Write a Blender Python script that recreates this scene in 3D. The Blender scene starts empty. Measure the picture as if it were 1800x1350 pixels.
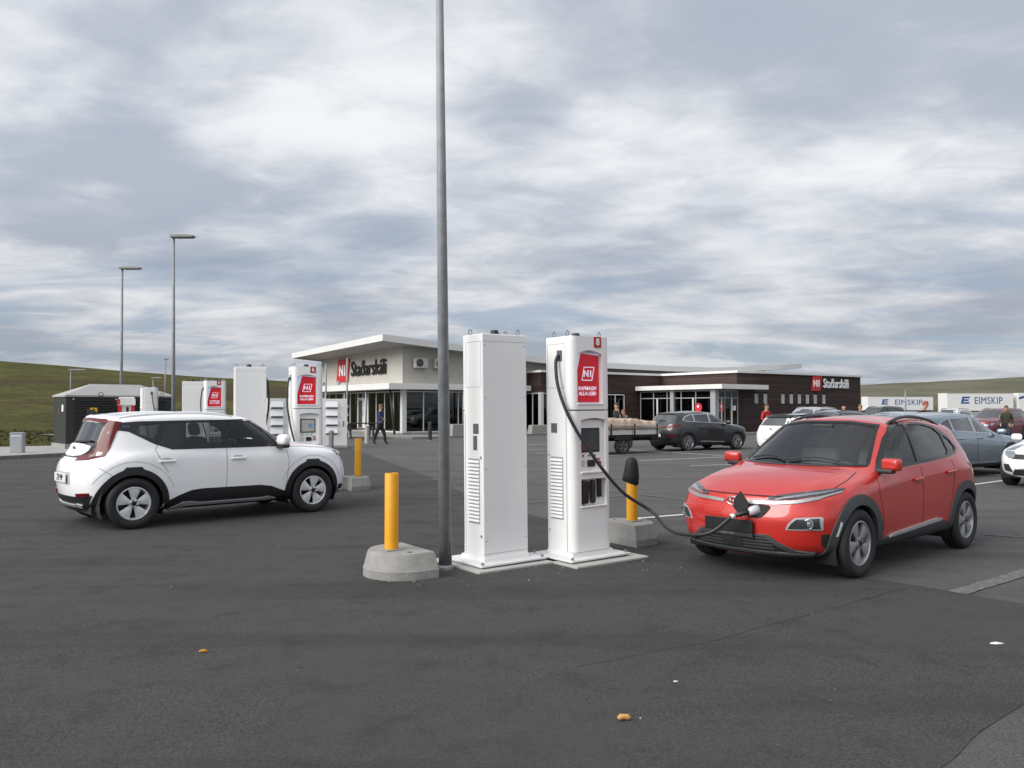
import bpy, bmesh, math, random
from mathutils import Vector, Matrix, noise
from mathutils.bvhtree import BVHTree
from mathutils.geometry import delaunay_2d_cdt
R = math.radians
random.seed(7)
scene = bpy.context.scene
COL = scene.collection

# ------------------------------------------------------------------ camera, sky, sun, exposure
cam_d = bpy.data.cameras.new('camera'); cam = bpy.data.objects.new('camera', cam_d); COL.objects.link(cam)
cam.location = (0, 0, 1.66); cam.rotation_euler = (R(90 + 1.67), 0, 0)
cam_d.sensor_width = 36; cam_d.lens = 28.8; cam_d.clip_end = 20000; cam_d.clip_start = 0.05
scene.camera = cam
SUN_AZ = R(-122)      # measured from +Y towards +X (so the light comes from the left)
SUN_EL = R(34)
sun_dir = Vector((math.sin(SUN_AZ) * math.cos(SUN_EL), math.cos(SUN_AZ) * math.cos(SUN_EL), math.sin(SUN_EL)))

world = bpy.data.worlds.new('World'); scene.world = world; world.use_nodes = True
def build_sky():
    nt = world.node_tree; N = nt.nodes; Lk = nt.links; N.clear()
    out = N.new('ShaderNodeOutputWorld'); bg = N.new('ShaderNodeBackground'); bg.inputs['Strength'].default_value = 0.1
    Lk.new(bg.outputs[0], out.inputs[0])
    sky = N.new('ShaderNodeTexSky'); sky.sky_type = 'NISHITA'; sky.sun_disc = False
    sky.sun_elevation = SUN_EL; sky.sun_rotation = SUN_AZ; sky.air_density = 1.0; sky.dust_density = 1.2
    tc = N.new('ShaderNodeTexCoord'); sep = N.new('ShaderNodeSeparateXYZ'); Lk.new(tc.outputs['Generated'], sep.inputs[0])
    def m(op, a, b=None, c=None, clamp=False):
        n = N.new('ShaderNodeMath'); n.operation = op; n.use_clamp = clamp
        for i, v in enumerate((a, b, c)):
            if v is None: continue
            if isinstance(v, (int, float)): n.inputs[i].default_value = v
            else: Lk.new(v, n.inputs[i])
        return n.outputs[0]
    x, y, z = sep.outputs
    zc = m('ADD', m('MAXIMUM', z, 0.0), 0.15)
    comb = N.new('ShaderNodeCombineXYZ')
    Lk.new(m('DIVIDE', x, zc), comb.inputs[0]); Lk.new(m('DIVIDE', y, zc), comb.inputs[1])
    def nz(scale, detail, rough, dist, loc, sx=1, sy=1, rot=0):
        mp = N.new('ShaderNodeMapping'); mp.inputs['Location'].default_value = (loc[0], loc[1], loc[2])
        mp.inputs['Scale'].default_value = (sx, sy, 1); mp.inputs['Rotation'].default_value = (0, 0, rot)
        Lk.new(comb.outputs[0], mp.inputs[0])
        t = N.new('ShaderNodeTexNoise'); t.inputs['Scale'].default_value = scale; t.inputs['Detail'].default_value = detail
        t.inputs['Roughness'].default_value = rough; t.inputs['Distortion'].default_value = dist
        Lk.new(mp.outputs[0], t.inputs['Vector']); return t.outputs[0]
    def ramp(v, lo, hi, a=0.0, b=1.0):
        n = N.new('ShaderNodeMapRange'); n.interpolation_type = 'SMOOTHSTEP'
        n.inputs[1].default_value = lo; n.inputs[2].default_value = hi; n.inputs[3].default_value = a; n.inputs[4].default_value = b
        Lk.new(v, n.inputs[0]); return n.outputs[0]
    def mix(f, a, b):
        n = N.new('ShaderNodeMix'); n.data_type = 'RGBA'
        if isinstance(f, (int, float)): n.inputs[0].default_value = f
        else: Lk.new(f, n.inputs[0])
        for i, v in ((6, a), (7, b)):
            if isinstance(v, tuple): n.inputs[i].default_value = (*v, 1)
            else: Lk.new(v, n.inputs[i])
        return n.outputs[2]
    big = nz(0.75, 2, 0.45, 0.25, (8.2, 3.3, 0), 1, 1.0, 1.2)
    mid = nz(1.5, 6, 0.50, 0.2, (7.3, 2.2, 4), 1, 1.15, 0.9)
    fine = nz(4.6, 7, 0.58, 0.5, (1.2, 8.8, 2), 1, 1.4, 1.1)
    tone = m('ADD', m('MULTIPLY', big, 0.45), m('ADD', m('MULTIPLY', mid, 0.38), m('MULTIPLY', fine, 0.17)))
    t = ramp(tone, 0.40, 0.60)
    cloud = mix(t, (3.40, 3.75, 4.40), (6.7, 6.8, 7.0))
    # brighter towards the hidden sun
    dv = N.new('ShaderNodeVectorMath'); dv.operation = 'DOT_PRODUCT'
    Lk.new(tc.outputs['Generated'], dv.inputs[0]); dv.inputs[1].default_value = sun_dir
    glow = m('POWER', m('MAXIMUM', dv.outputs['Value'], 0.0), 2.0)
    gm = m('MULTIPLY', m('ADD', 0.92, m('MULTIPLY', glow, 0.9)), ramp(z, 0.0, 0.28, 0.80, 1.03))
    sc = N.new('ShaderNodeVectorMath'); sc.operation = 'SCALE'; Lk.new(cloud, sc.inputs[0]); Lk.new(gm, sc.inputs['Scale'])
    # thin gaps where blue shows, more of them low above the horizon
    gapn = nz(1.0, 6, 0.55, 0.5, (11.0, 5.0, 9), 1, 1.9, 0.45)
    low = ramp(z, 0.03, 0.30, 0.9, 0.10)
    gap = m('MULTIPLY', ramp(gapn, 0.44, 0.64), low)
    blue = N.new('ShaderNodeVectorMath'); blue.operation = 'SCALE'; Lk.new(sky.outputs[0], blue.inputs[0]); blue.inputs['Scale'].default_value = 0.62
    bl2 = mix(0.6, blue.outputs[0], (2.2, 2.8, 3.95))
    col = mix(gap, sc.outputs[0], bl2)
    Lk.new(col, bg.inputs['Color'])
build_sky()
sun_d = bpy.data.lights.new('sun', 'SUN'); sun_d.energy = 2.4; sun_d.angle = R(42); sun_d.color = (1.0, 0.96, 0.9)
sun = bpy.data.objects.new('sun', sun_d); COL.objects.link(sun)
sun.rotation_euler = (-sun_dir).to_track_quat('-Z', 'Y').to_euler()
vs = scene.view_settings; vs.view_transform = 'Standard'; vs.look = 'None'; vs.gamma = 1; vs.exposure = 0.52; vs.use_curve_mapping = False

# ------------------------------------------------------------------ object helpers
def tag(o, label=None, cat=None, group=None, kind=None):
    if label: o['label'] = label
    if cat: o['category'] = cat
    if group: o['group'] = group
    if kind: o['kind'] = kind
    return o
def link(o, parent=None):
    COL.objects.link(o)
    if parent is not None: o.parent = parent
    return o
def thing(name, label, cat, loc=(0, 0, 0), rz=0, group=None, lean=0, scale=None):
    o = bpy.data.objects.new(name, None); link(o); o.location = loc; o.rotation_euler = (0, lean, rz)
    if lean: o.rotation_mode = 'ZYX' if False else 'XYZ'
    if scale: o.scale = scale if isinstance(scale, tuple) else (scale,) * 3
    o.empty_display_size = 0.1
    return tag(o, label, cat, group)
def copy_tree(o, parent=None):
    c = o.copy(); COL.objects.link(c); c.parent = parent
    for ch in o.children: copy_tree(ch, c)
    return c

# ------------------------------------------------------------------ materials
MATS = {}
def _nodes(name):
    m = bpy.data.materials.new(name); m.use_nodes = True
    nt = m.node_tree; b = nt.nodes['Principled BSDF']; MATS[name] = m
    return m, nt, b
def plain(name, col, rough=0.5, metal=0.0, coat=0.0, var=0.06, vscale=6.0, bump=0.0, bscale=60.0, spec=0.5, emis=None, coat_rough=0.05):
    """procedural paint / plastic / metal: base colour broken up by noise, with optional fine relief"""
    if name in MATS: return MATS[name]
    m, nt, b = _nodes(name); N = nt.nodes; Lk = nt.links
    tc = N.new('ShaderNodeTexCoord')
    n = N.new('ShaderNodeTexNoise'); n.inputs['Scale'].default_value = vscale; n.inputs['Detail'].default_value = 6; n.inputs['Roughness'].default_value = 0.65
    Lk.new(tc.outputs['Object'], n.inputs['Vector'])
    r = N.new('ShaderNodeMapRange'); r.inputs[1].default_value = 0.25; r.inputs[2].default_value = 0.75
    r.inputs[3].default_value = 1 - var; r.inputs[4].default_value = 1 + var * 0.6
    Lk.new(n.outputs[0], r.inputs[0])
    s = N.new('ShaderNodeVectorMath'); s.operation = 'SCALE'; s.inputs[0].default_value = col[:3]; Lk.new(r.outputs[0], s.inputs['Scale'])
    Lk.new(s.outputs[0], b.inputs['Base Color'])
    rr = N.new('ShaderNodeMapRange'); rr.inputs[1].default_value = 0.3; rr.inputs[2].default_value = 0.7
    rr.inputs[3].default_value = max(0.02, rough - 0.05); rr.inputs[4].default_value = min(1, rough + 0.06); Lk.new(n.outputs[0], rr.inputs[0])
    Lk.new(rr.outputs[0], b.inputs['Roughness'])
    b.inputs['Metallic'].default_value = metal; b.inputs['Coat Weight'].default_value = coat; b.inputs['Coat Roughness'].default_value = coat_rough
    b.inputs['Specular IOR Level'].default_value = spec
    if bump:
        n2 = N.new('ShaderNodeTexNoise'); n2.inputs['Scale'].default_value = bscale; n2.inputs['Detail'].default_value = 5
        Lk.new(tc.outputs['Object'], n2.inputs['Vector'])
        bp = N.new('ShaderNodeBump'); bp.inputs['Strength'].default_value = bump; bp.inputs['Distance'].default_value = 0.01
        Lk.new(n2.outputs[0], bp.inputs['Height']); Lk.new(bp.outputs[0], b.inputs['Normal'])
    if emis:
        b.inputs['Emission Color'].default_value = (*emis[0], 1); b.inputs['Emission Strength'].default_value = emis[1]
    return m
def glass_mat(name, tint, fres=0.5, rough=0.0, refl=(1, 1, 1)):
    """thin window pane: tinted see-through mixed with a Fresnel reflection"""
    if name in MATS: return MATS[name]
    m, nt, b = _nodes(name); N = nt.nodes; Lk = nt.links; N.remove(b)
    out = N['Material Output']
    tr = N.new('ShaderNodeBsdfTransparent'); tr.inputs[0].default_value = (*tint, 1)
    gl = N.new('ShaderNodeBsdfGlossy'); gl.inputs['Roughness'].default_value = rough; gl.inputs['Color'].default_value = (*refl, 1)
    fr = N.new('ShaderNodeFresnel'); fr.inputs['IOR'].default_value = 1.45 + fres
    mx = N.new('ShaderNodeMixShader'); Lk.new(fr.outputs[0], mx.inputs[0]); Lk.new(tr.outputs[0], mx.inputs[1]); Lk.new(gl.outputs[0], mx.inputs[2])
    Lk.new(mx.outputs[0], out.inputs[0])
    return m

# ------------------------------------------------------------------ mesh helpers
class MB:
    def __init__(s): s.v = []; s.f = []; s.mi = []
    def add(s, vs, fs, mi=0):
        o = len(s.v); s.v += [tuple(v) for v in vs]; s.f += [tuple(i + o for i in f) for f in fs]; s.mi += [mi] * len(fs); return s
    def box(s, c, d, rz=0, mi=0, rx=0, ry=0, taper=1.0):
        M = Matrix.Rotation(rz, 3, 'Z') @ Matrix.Rotation(ry, 3, 'Y') @ Matrix.Rotation(rx, 3, 'X')
        vs = []
        for sz in (-1, 1):
            k = taper if sz > 0 else 1
            for sx, sy in ((-1, -1), (1, -1), (1, 1), (-1, 1)):
                vs.append(Vector(c) + M @ Vector((sx * d[0] / 2 * k, sy * d[1] / 2 * k, sz * d[2] / 2)))
        return s.add(vs, [(3, 2, 1, 0), (4, 5, 6, 7), (0, 1, 5, 4), (1, 2, 6, 5), (2, 3, 7, 6), (3, 0, 4, 7)], mi)
    def prism(s, poly, z0, z1, mi=0, axis='z', top_poly=None):
        """poly in the plane across the axis; ccw seen from +axis"""
        n = len(poly); tp = top_poly or poly
        def P(p, h):
            if axis == 'z': return (p[0], p[1], h)
            if axis == 'y': return (p[0], h, p[1])
            return (h, p[0], p[1])
        vs = [P(p, z0) for p in poly] + [P(p, z1) for p in tp]
        fs = [tuple(range(n - 1, -1, -1)), tuple(range(n, 2 * n))] + [(i, (i + 1) % n, n + (i + 1) % n, n + i) for i in range(n)]
        if axis == 'y': fs = [tuple(reversed(f)) for f in fs]
        return s.add(vs, fs, mi)
    def tube(s, path, rad, seg=10, mi=0, caps=True, closed=False):
        path = [Vector(p) for p in path]; n = len(path)
        if isinstance(rad, (int, float)): rad = [rad] * n
        vs = []; up = Vector((0, 0, 1))
        prev = None
        for i, p in enumerate(path):
            if closed: t = path[(i + 1) % n] - path[i - 1]
            else: t = path[min(i + 1, n - 1)] - path[max(i - 1, 0)]
            t.normalize()
            if prev is None:
                a = up if abs(t.z) < 0.9 else Vector((1, 0, 0))
                nrm = (a - t * a.dot(t)).normalized()
            else: nrm = (prev - t * prev.dot(t)).normalized()
            prev = nrm; bn = t.cross(nrm)
            for k in range(seg):
                a = 2 * math.pi * k / seg; vs.append(p + (nrm * math.cos(a) + bn * math.sin(a)) * rad[i])
        fs = []
        for i in range(n if closed else n - 1):
            j = (i + 1) % n
            for k in range(seg):
                fs.append((i * seg + k, i * seg + (k + 1) % seg, j * seg + (k + 1) % seg, j * seg + k))
        if caps and not closed: fs += [tuple(range(seg - 1, -1, -1)), tuple(range((n - 1) * seg, n * seg))]
        return s.add(vs, fs, mi)
    def lathe(s, prof, seg=24, mi=0, axis='z', c=(0, 0, 0), ang=None):
        """prof: list of (r, h)"""
        vs = []; fs = []; n = len(prof)
        for r, h in prof:
            for k in range(seg):
                a = 2 * math.pi * k / seg
                p = (r * math.cos(a), r * math.sin(a), h)
                if axis == 'y': p = (p[0], p[2], p[1])
                elif axis == 'x': p = (p[2], p[0], p[1])
                vs.append((p[0] + c[0], p[1] + c[1], p[2] + c[2]))
        for i in range(n - 1):
            for k in range(seg):
                f = (i * seg + k, i * seg + (k + 1) % seg, (i + 1) * seg + (k + 1) % seg, (i + 1) * seg + k)
                fs.append(f if axis != 'y' else tuple(reversed(f)))
        return s.add(vs, fs, mi)
    def mesh(s, name, mats, smooth=False):
        me = bpy.data.meshes.new(name); me.from_pydata(s.v, [], s.f)
        for m in (mats if isinstance(mats, (list, tuple)) else [mats]): me.materials.append(m)
        for p, i in zip(me.polygons, s.mi): p.material_index = i
        if smooth: me.polygons.foreach_set('use_smooth', [True] * len(me.polygons))
        me.update(); return me
    def obj(s, name, mats, parent=None, smooth=False, bevel=0, seg=2, auto=None, loc=None, rz=None):
        o = bpy.data.objects.new(name, s.mesh(name, mats, smooth)); link(o, parent)
        if bevel: add_bevel(o, bevel, seg)
        if auto is not None: auto_smooth(o.data, auto)
        if loc: o.location = loc
        if rz is not None: o.rotation_euler[2] = rz
        return o
def add_bevel(o, w, seg=2):
    b = o.modifiers.new('bevel', 'BEVEL'); b.width = w; b.segments = seg; b.limit_method = 'ANGLE'; b.angle_limit = R(32); b.harden_normals = False
    return b
def auto_smooth(me, deg=35):
    me.polygons.foreach_set('use_smooth', [True] * len(me.polygons))
    bm = bmesh.new(); bm.from_mesh(me)
    for e in bm.edges:
        e.smooth = not (len(e.link_faces) == 2 and e.calc_face_angle(0) > R(deg))
    bm.to_mesh(me); bm.free()
def box_obj(name, c, d, mat, parent=None, bevel=0, rz=0, seg=2, **k):
    return MB().box((0, 0, 0), d, **k).obj(name, mat, parent, bevel=bevel, seg=seg, loc=c, rz=rz)
def rrect(w, h, r, n=5, cx=0, cy=0):
    pts = []
    for sx, sy, a0 in ((1, -1, -90), (1, 1, 0), (-1, 1, 90), (-1, -1, 180)):
        for k in range(n + 1):
            a = R(a0 + 90 * k / n); pts.append((cx + sx * (w / 2 - r) + r * math.cos(a), cy + sy * (h / 2 - r) + r * math.sin(a)))
    return pts
def inside(p, poly):
    x, y = p; c = False; n = len(poly)
    for i in range(n):
        x1, y1 = poly[i]; x2, y2 = poly[i - 1]
        if (y1 > y) != (y2 > y) and x < (x2 - x1) * (y - y1) / (y2 - y1) + x1: c = not c
    return c
def densify(poly, res, closed=True):
    out = []; n = len(poly)
    for i in range(n if closed else n - 1):
        a = Vector(poly[i]); b = Vector(poly[(i + 1) % n]); k = max(1, int(math.ceil((b - a).length / res)))
        for j in range(k): out.append(tuple(a.lerp(b, j / k)))
    if not closed: out.append(tuple(poly[-1]))
    return out
def smooth_poly(pts, it=2, closed=True):
    for _ in range(it):
        out = []; n = len(pts)
        for i in range(n):
            a = pts[i]; b = pts[(i + 1) % n]
            out += [(a[0] * .75 + b[0] * .25, a[1] * .75 + b[1] * .25), (a[0] * .25 + b[0] * .75, a[1] * .25 + b[1] * .75)]
        pts = out
    return pts
def cdt_fill(outer, holes=(), res=0.05, fill=True):
    """2D triangulation of an outline with holes -> verts, tris, loops (boundary vertex index lists)"""
    V = []; E = []; loops = []
    for lp in [outer] + list(holes):
        d = densify(lp, res); o = len(V); V += [Vector(p) for p in d]
        E += [(o + i, o + (i + 1) % len(d)) for i in range(len(d))]; loops.append(list(range(o, o + len(d))))
    if fill:
        xs = [p[0] for p in outer]; ys = [p[1] for p in outer]; x = min(xs) + res / 2
        edge = [tuple(v) for v in V]
        while x < max(xs):
            y = min(ys) + res / 2
            while y < max(ys):
                if inside((x, y), outer) and not any(inside((x, y), h) for h in holes):
                    if min((x - e[0]) ** 2 + (y - e[1]) ** 2 for e in edge) > (res * .45) ** 2: V.append(Vector((x, y)))
                y += res
            x += res
    r = delaunay_2d_cdt(V, E, [], 0, 1e-5)
    vo = [tuple(v) for v in r[0]]; tris = []
    for f in r[2]:
        c = (sum(vo[i][0] for i in f) / len(f), sum(vo[i][1] for i in f) / len(f))
        if inside(c, outer) and not any(inside(c, h) for h in holes):
            a, b, d = [vo[i] for i in f[:3]]
            if (b[0] - a[0]) * (d[1] - a[1]) - (b[1] - a[1]) * (d[0] - a[0]) < 0: f = tuple(reversed(f))
            tris.append(tuple(f))
    # boundary edges (used by one triangle), directed
    cnt = {}
    for f in tris:
        for i in range(len(f)):
            e = (f[i], f[(i + 1) % len(f)]); cnt[e] = 1
    bnd = [e for e in cnt if (e[1], e[0]) not in cnt]
    return vo, tris, bnd
FONT_CACHE = {}
def text_mesh(s, size, depth=0.003, bold=0.0, shear=0.0, spacing=1.0, align='CENTER', sx=1.0):
    k = (s, size, depth, bold, shear, spacing, align, sx)
    if k in FONT_CACHE: return FONT_CACHE[k]
    cu = bpy.data.curves.new('lettering', 'FONT'); cu.body = s; cu.size = size; cu.extrude = depth / 2; cu.offset = bold * size
    cu.shear = shear; cu.space_character = spacing; cu.align_x = align; cu.align_y = 'CENTER'; cu.resolution_u = 3
    o = bpy.data.objects.new('tmp_text', cu); COL.objects.link(o)
    dg = bpy.context.evaluated_depsgraph_get(); me = bpy.data.meshes.new_from_object(o.evaluated_get(dg))
    bpy.data.objects.remove(o); bpy.data.curves.remove(cu)
    if sx != 1.0:
        for v in me.vertices: v.co.x *= sx
    me.name = 'lettering'; FONT_CACHE[k] = me
    return me
def text_obj(name, s, size, mat, parent, M, **k):
    """M places the text: local x = reading direction, y = up, z = out of the surface"""
    me = text_mesh(s, size, **k).copy(); me.materials.clear(); me.materials.append(mat)
    o = bpy.data.objects.new(name, me); link(o, parent); o.matrix_local = M
    return o
def face_matrix(origin, xdir, ydir):
    x = Vector(xdir).normalized(); z = x.cross(Vector(ydir)).normalized(); y = z.cross(x)
    M = Matrix((x, y, z)).transposed().to_4x4(); M.translation = Vector(origin); return M
# ------------------------------------------------------------------ car library
def lerp(a, b, t): return a + (b - a) * t
def ring(xf, bf, wf, side, wr, br, xr, zf, zs, zr):
    p = []
    for (k, fy), z in zip(((0, 0), (.10, .45), (.40, .80), (1.0, 1.0)), zf): p.append((xf - k * bf, fy * wf, z))
    for (x, w), z in zip(side, zs): p.append((x, w, z))
    for (k, fy), z in zip(((1.0, 1.0), (.40, .80), (.10, .45), (0, 0)), zr): p.append((xr + k * br, fy * wr, z))
    return p
def std_rings(p):
    xf, xr, hw, z0 = p['xf'], p['xr'], p['hw'], p.get('z0', .19)
    wb = p.get('wb', 2.6) / 2; zh = p['zh']; cx, cz = p['cowl']; tx, tz = p['wst']; rx, rz = p['rt']; gx, gz = p['rg']
    bf_, br_ = p['beltf'], p['beltr']; rw, bw = p['rw'], p['bw']; pk = p['peak']; bowf = p.get('bowf', .42); bowr = p.get('bowr', .36)
    hm = p.get('hm', (lerp(xf, cx, .45), lerp(zh, cz, .62)))
    sh = p.get('sh', (.82, .92)); rb = p.get('rb', (.92, .02))  # rear shoulder height, inset
    X = [wb, .55, -.1, -.8, -wb]
    S = lambda ws: list(zip(X, ws))
    zl = p.get('zlow', .34); zm = p.get('zmid', .60)
    K = []
    K.append(ring(xf - .10, bowf, hw - .10, S([hw - .10, hw - .09, hw - .09, hw - .09, hw - .10]), hw - .12, bowr, xr + .14,
                  [z0 + .02] * 4, [z0] * 5, [z0 + .04] * 4))
    K.append(ring(xf - .005, bowf, hw - .045, S([hw - .02, hw - .028, hw - .03, hw - .028, hw - .015]), hw - .05, bowr, xr + .03,
                  [zl] * 4, [zl] * 5, [zl + .04] * 4))
    K.append(ring(xf + .02, bowf, hw - .012, S([hw + .008, hw - .01, hw - .016, hw - .008, hw + .01]), hw - .016, bowr, xr - .02,
                  [zm] * 4, [zm] * 5, [zm + .04] * 4))
    hd = p.get('hd', .06)
    K.append(ring(xf - hd, bowf + .03, hw - .035, S([hw - .008, hw - .022, hw - .03, hw - .018, hw - .004]), hw - .035, bowr - .02, xr + rb[1],
                  [zh, zh, zh - .01, zh], [lerp(sh[0], sh[1], t) for t in (0, .3, .5, .8, 1)], [rb[0]] * 4))
    zb5 = [lerp(bf_, br_, t) - d for t, d in ((0, .055), (.25, .055), (.5, .05), (.8, .05), (1, .06))]
    K.append(ring(hm[0], .30, hw - .10, [(lerp(cx, wb, .45), hw - .075), (.5, hw - .052), (-.1, hw - .052), (-.8, hw - .045), (-wb, hw - .055)],
                  hw - .12, .26, lerp(xr, gx, .55) + .02, [hm[1], hm[1], hm[1] - .012, hm[1] - .06], zb5, [lerp(rb[0], gz, .6)] * 4))
    K.append(ring(cx, .28, bw - .075, [(cx - .42, bw - .012), (.30, bw), (-.15, bw), (-.85, bw - .008), (-wb - .02, bw - .04)],
                  bw - .13, .20, gx, [cz, cz, cz - .012, cz - .045],
                  [lerp(bf_, br_, t) for t in (0, .2, .45, .8, 1)], [gz] * 4))
    rr = p.get('rail', (pk - .085, pk - .075, pk - .075, pk - .10, pk - .135))
    L = tx - rx
    K.append(ring(tx, .13, rw - .06, [(tx - .26, rw - .012), (tx - .26 - .18 * (L - .45), rw), (tx - .26 - .42 * (L - .45), rw), (tx - .26 - .72 * (L - .45), rw - .01), (rx + .22, rw - .03)],
                  rw - .08, .12, rx, [tz, tz - .003, tz - .014, tz - .045], rr, [rz - .05, rz - .02, rz - .004, rz]))
    top = []
    for j in range(13):
        t = j / 12; x = lerp(tx - .06, rx + .08, t)
        z = lerp(lerp(tz + .012, pk, min(1, t / .4) ** .6), rz + .015, max(0, (t - .4) / .6) ** 1.8)
        top.append((x, 0, z))
    return K, top
def car_shell(K, top, levels=3, creases=()):
    rows = [[(q[0], 0, q[2]) for q in K[0]]] + K + [top]
    vs = []; idx = {}
    def vid(r, j, s):
        x, y, z = rows[r][j]
        key = (r, j, 0 if abs(y) < 1e-6 else s)
        if key not in idx: idx[key] = len(vs); vs.append((x, y * s, z))
        return idx[key]
    fs = []
    for s in (1, -1):
        for r in range(len(rows) - 1):
            for j in range(12):
                f = [vid(r, j, s), vid(r, j + 1, s), vid(r + 1, j + 1, s), vid(r + 1, j, s)]
                fs.append(f if s > 0 else f[::-1])
    me = bpy.data.meshes.new('tmp_cage'); me.from_pydata(vs, [], fs)
    bm = bmesh.new(); bm.from_mesh(me)
    bmesh.ops.recalc_face_normals(bm, faces=bm.faces[:])
    lay = bm.edges.layers.float.new('crease_edge'); bm.verts.ensure_lookup_table()
    for c in creases:
        for s in (1, -1):
            if c[0] == 'ring': prs = [((c[1], j), (c[1], j + 1)) for j in range(c[2], c[3])]
            else: prs = [((r, c[1]), (r + 1, c[1])) for r in range(c[2], c[3])]
            for a, b in prs:
                e = bm.edges.get((bm.verts[vid(a[0], a[1], s)], bm.verts[vid(b[0], b[1], s)]))
                if e: e[lay] = c[4]
    bm.to_mesh(me); bm.free()
    o = bpy.data.objects.new('tmp_cage', me); COL.objects.link(o)
    sb = o.modifiers.new('s', 'SUBSURF'); sb.levels = levels; sb.render_levels = levels
    dg = bpy.context.evaluated_depsgraph_get(); ev = bpy.data.meshes.new_from_object(o.evaluated_get(dg))
    bpy.data.objects.remove(o); bpy.data.meshes.remove(me)
    bm = bmesh.new(); bm.from_mesh(ev); bpy.data.meshes.remove(ev)
    return bm
AX = {'y': lambda u, v, s: (Vector((u, s * 3, v)), Vector((0, -s, 0))),
      'x': lambda u, v, s: (Vector((s * 5, u, v)), Vector((-s, 0, 0))),
      'z': lambda u, v, s: (Vector((u, v, s * 4)), Vector((0, 0, -s))),
      # wrap round the nose ('f') or the tail ('b'): u = angle in degrees, positive to the car's left
      'f': lambda u, v, s: (Vector((1.15 + 4 * math.cos(R(u)), 4 * math.sin(R(u)), v)), Vector((-math.cos(R(u)), -math.sin(R(u)), 0))),
      'b': lambda u, v, s: (Vector((-1.15 - 4 * math.cos(R(u)), 4 * math.sin(R(u)), v)), Vector((math.cos(R(u)), -math.sin(R(u)), 0)))}
class Surf:
    def __init__(s, bm): s.bvh = BVHTree.FromBMesh(bm)
    def hit(s, axis, sign, u, v):
        o, d = AX[axis](u, v, sign)
        loc, n, i, dist = s.bvh.ray_cast(o, d)
        if loc is None:
            if axis == 'y': q = Vector((u, sign * .85, v))
            elif axis == 'x': q = Vector((sign * 2.1, u, v))
            elif axis in 'fb': q = o + d * 3.2
            else: q = Vector((u, v, 1.0))
            loc, n, i, dist = s.bvh.find_nearest(q)
            if axis == 'y': loc = Vector((u, loc.y, v))
            elif axis == 'x': loc = Vector((loc.x, u, v))
        if n.dot(d) > 0: n = -n
        return loc, n
def patch(name, surf, poly, axis, sign, off, mat, parent, res=0.05, holes=(), depth=0.012, flat=None):
    """a real panel laid on the car skin: outline in side ('y'), front/rear ('x') or top ('z') view"""
    if axis in 'fb':     # angles: triangulate on an arc-length scale (1 degree ~ 17 mm)
        k = .0165; vo, tris, bnd = cdt_fill([(a * k, b) for a, b in poly], [[(a * k, b) for a, b in h] for h in holes], res); vo = [(a / k, b) for a, b in vo]
    else: vo, tris, bnd = cdt_fill(poly, holes, res)
    pos = []; low = []
    for u, v in vo:
        p, n = surf.hit(axis, sign, u, v)
        pos.append(p + n * off); low.append(p - n * depth)
    flip = {'y': sign > 0, 'x': sign < 0, 'z': sign < 0, 'f': False, 'b': True}[axis]
    fs = [tuple(reversed(f)) if flip else f for f in tris]
    n = len(pos); nt = len(fs)
    for a, b in bnd: fs.append((a, a + n, b + n, b) if not flip else (b, b + n, a + n, a))
    me = bpy.data.meshes.new(name); me.from_pydata(pos + low, [], fs); me.materials.append(mat)
    sm = [True] * nt + [False] * (len(fs) - nt); me.polygons.foreach_set('use_smooth', sm)
    # keep the rim crisp
    me.update()
    bm = bmesh.new(); bm.from_mesh(me)
    bmesh.ops.delete(bm, geom=[v for v in bm.verts if not v.link_faces], context='VERTS')
    for e in bm.edges:
        if len(e.link_faces) == 2 and e.calc_face_angle(0) > R(40): e.smooth = False
    bm.to_mesh(me); bm.free()
    o = bpy.data.objects.new(name, me); return link(o, parent)
def seam(name, surf, pts, axis, sign, w, off, mat, parent, res=0.05):
    """thin dark shut line or trim strip following the skin"""
    k = 60.0 if axis in 'fb' else 1.0
    d = densify([(a / k, b) for a, b in pts], res, closed=False); vs = []; fs = []
    for i, p in enumerate(d):
        a = Vector(d[max(0, i - 1)]); b = Vector(d[min(len(d) - 1, i + 1)]); t = (b - a).normalized(); nn = Vector((-t.y, t.x)) * w / 2
        for s in (-1, 1):
            q, n = surf.hit(axis, sign, (p[0] + nn.x * s) * k, p[1] + nn.y * s); vs.append(q + n * off)
    for i in range(len(d) - 1):
        f = (2 * i, 2 * i + 1, 2 * i + 3, 2 * i + 2); fs.append(f)
    me = bpy.data.meshes.new(name); me.from_pydata(vs, [], fs); me.materials.append(mat); me.update()
    o = bpy.data.objects.new(name, me); return link(o, parent)
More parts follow.
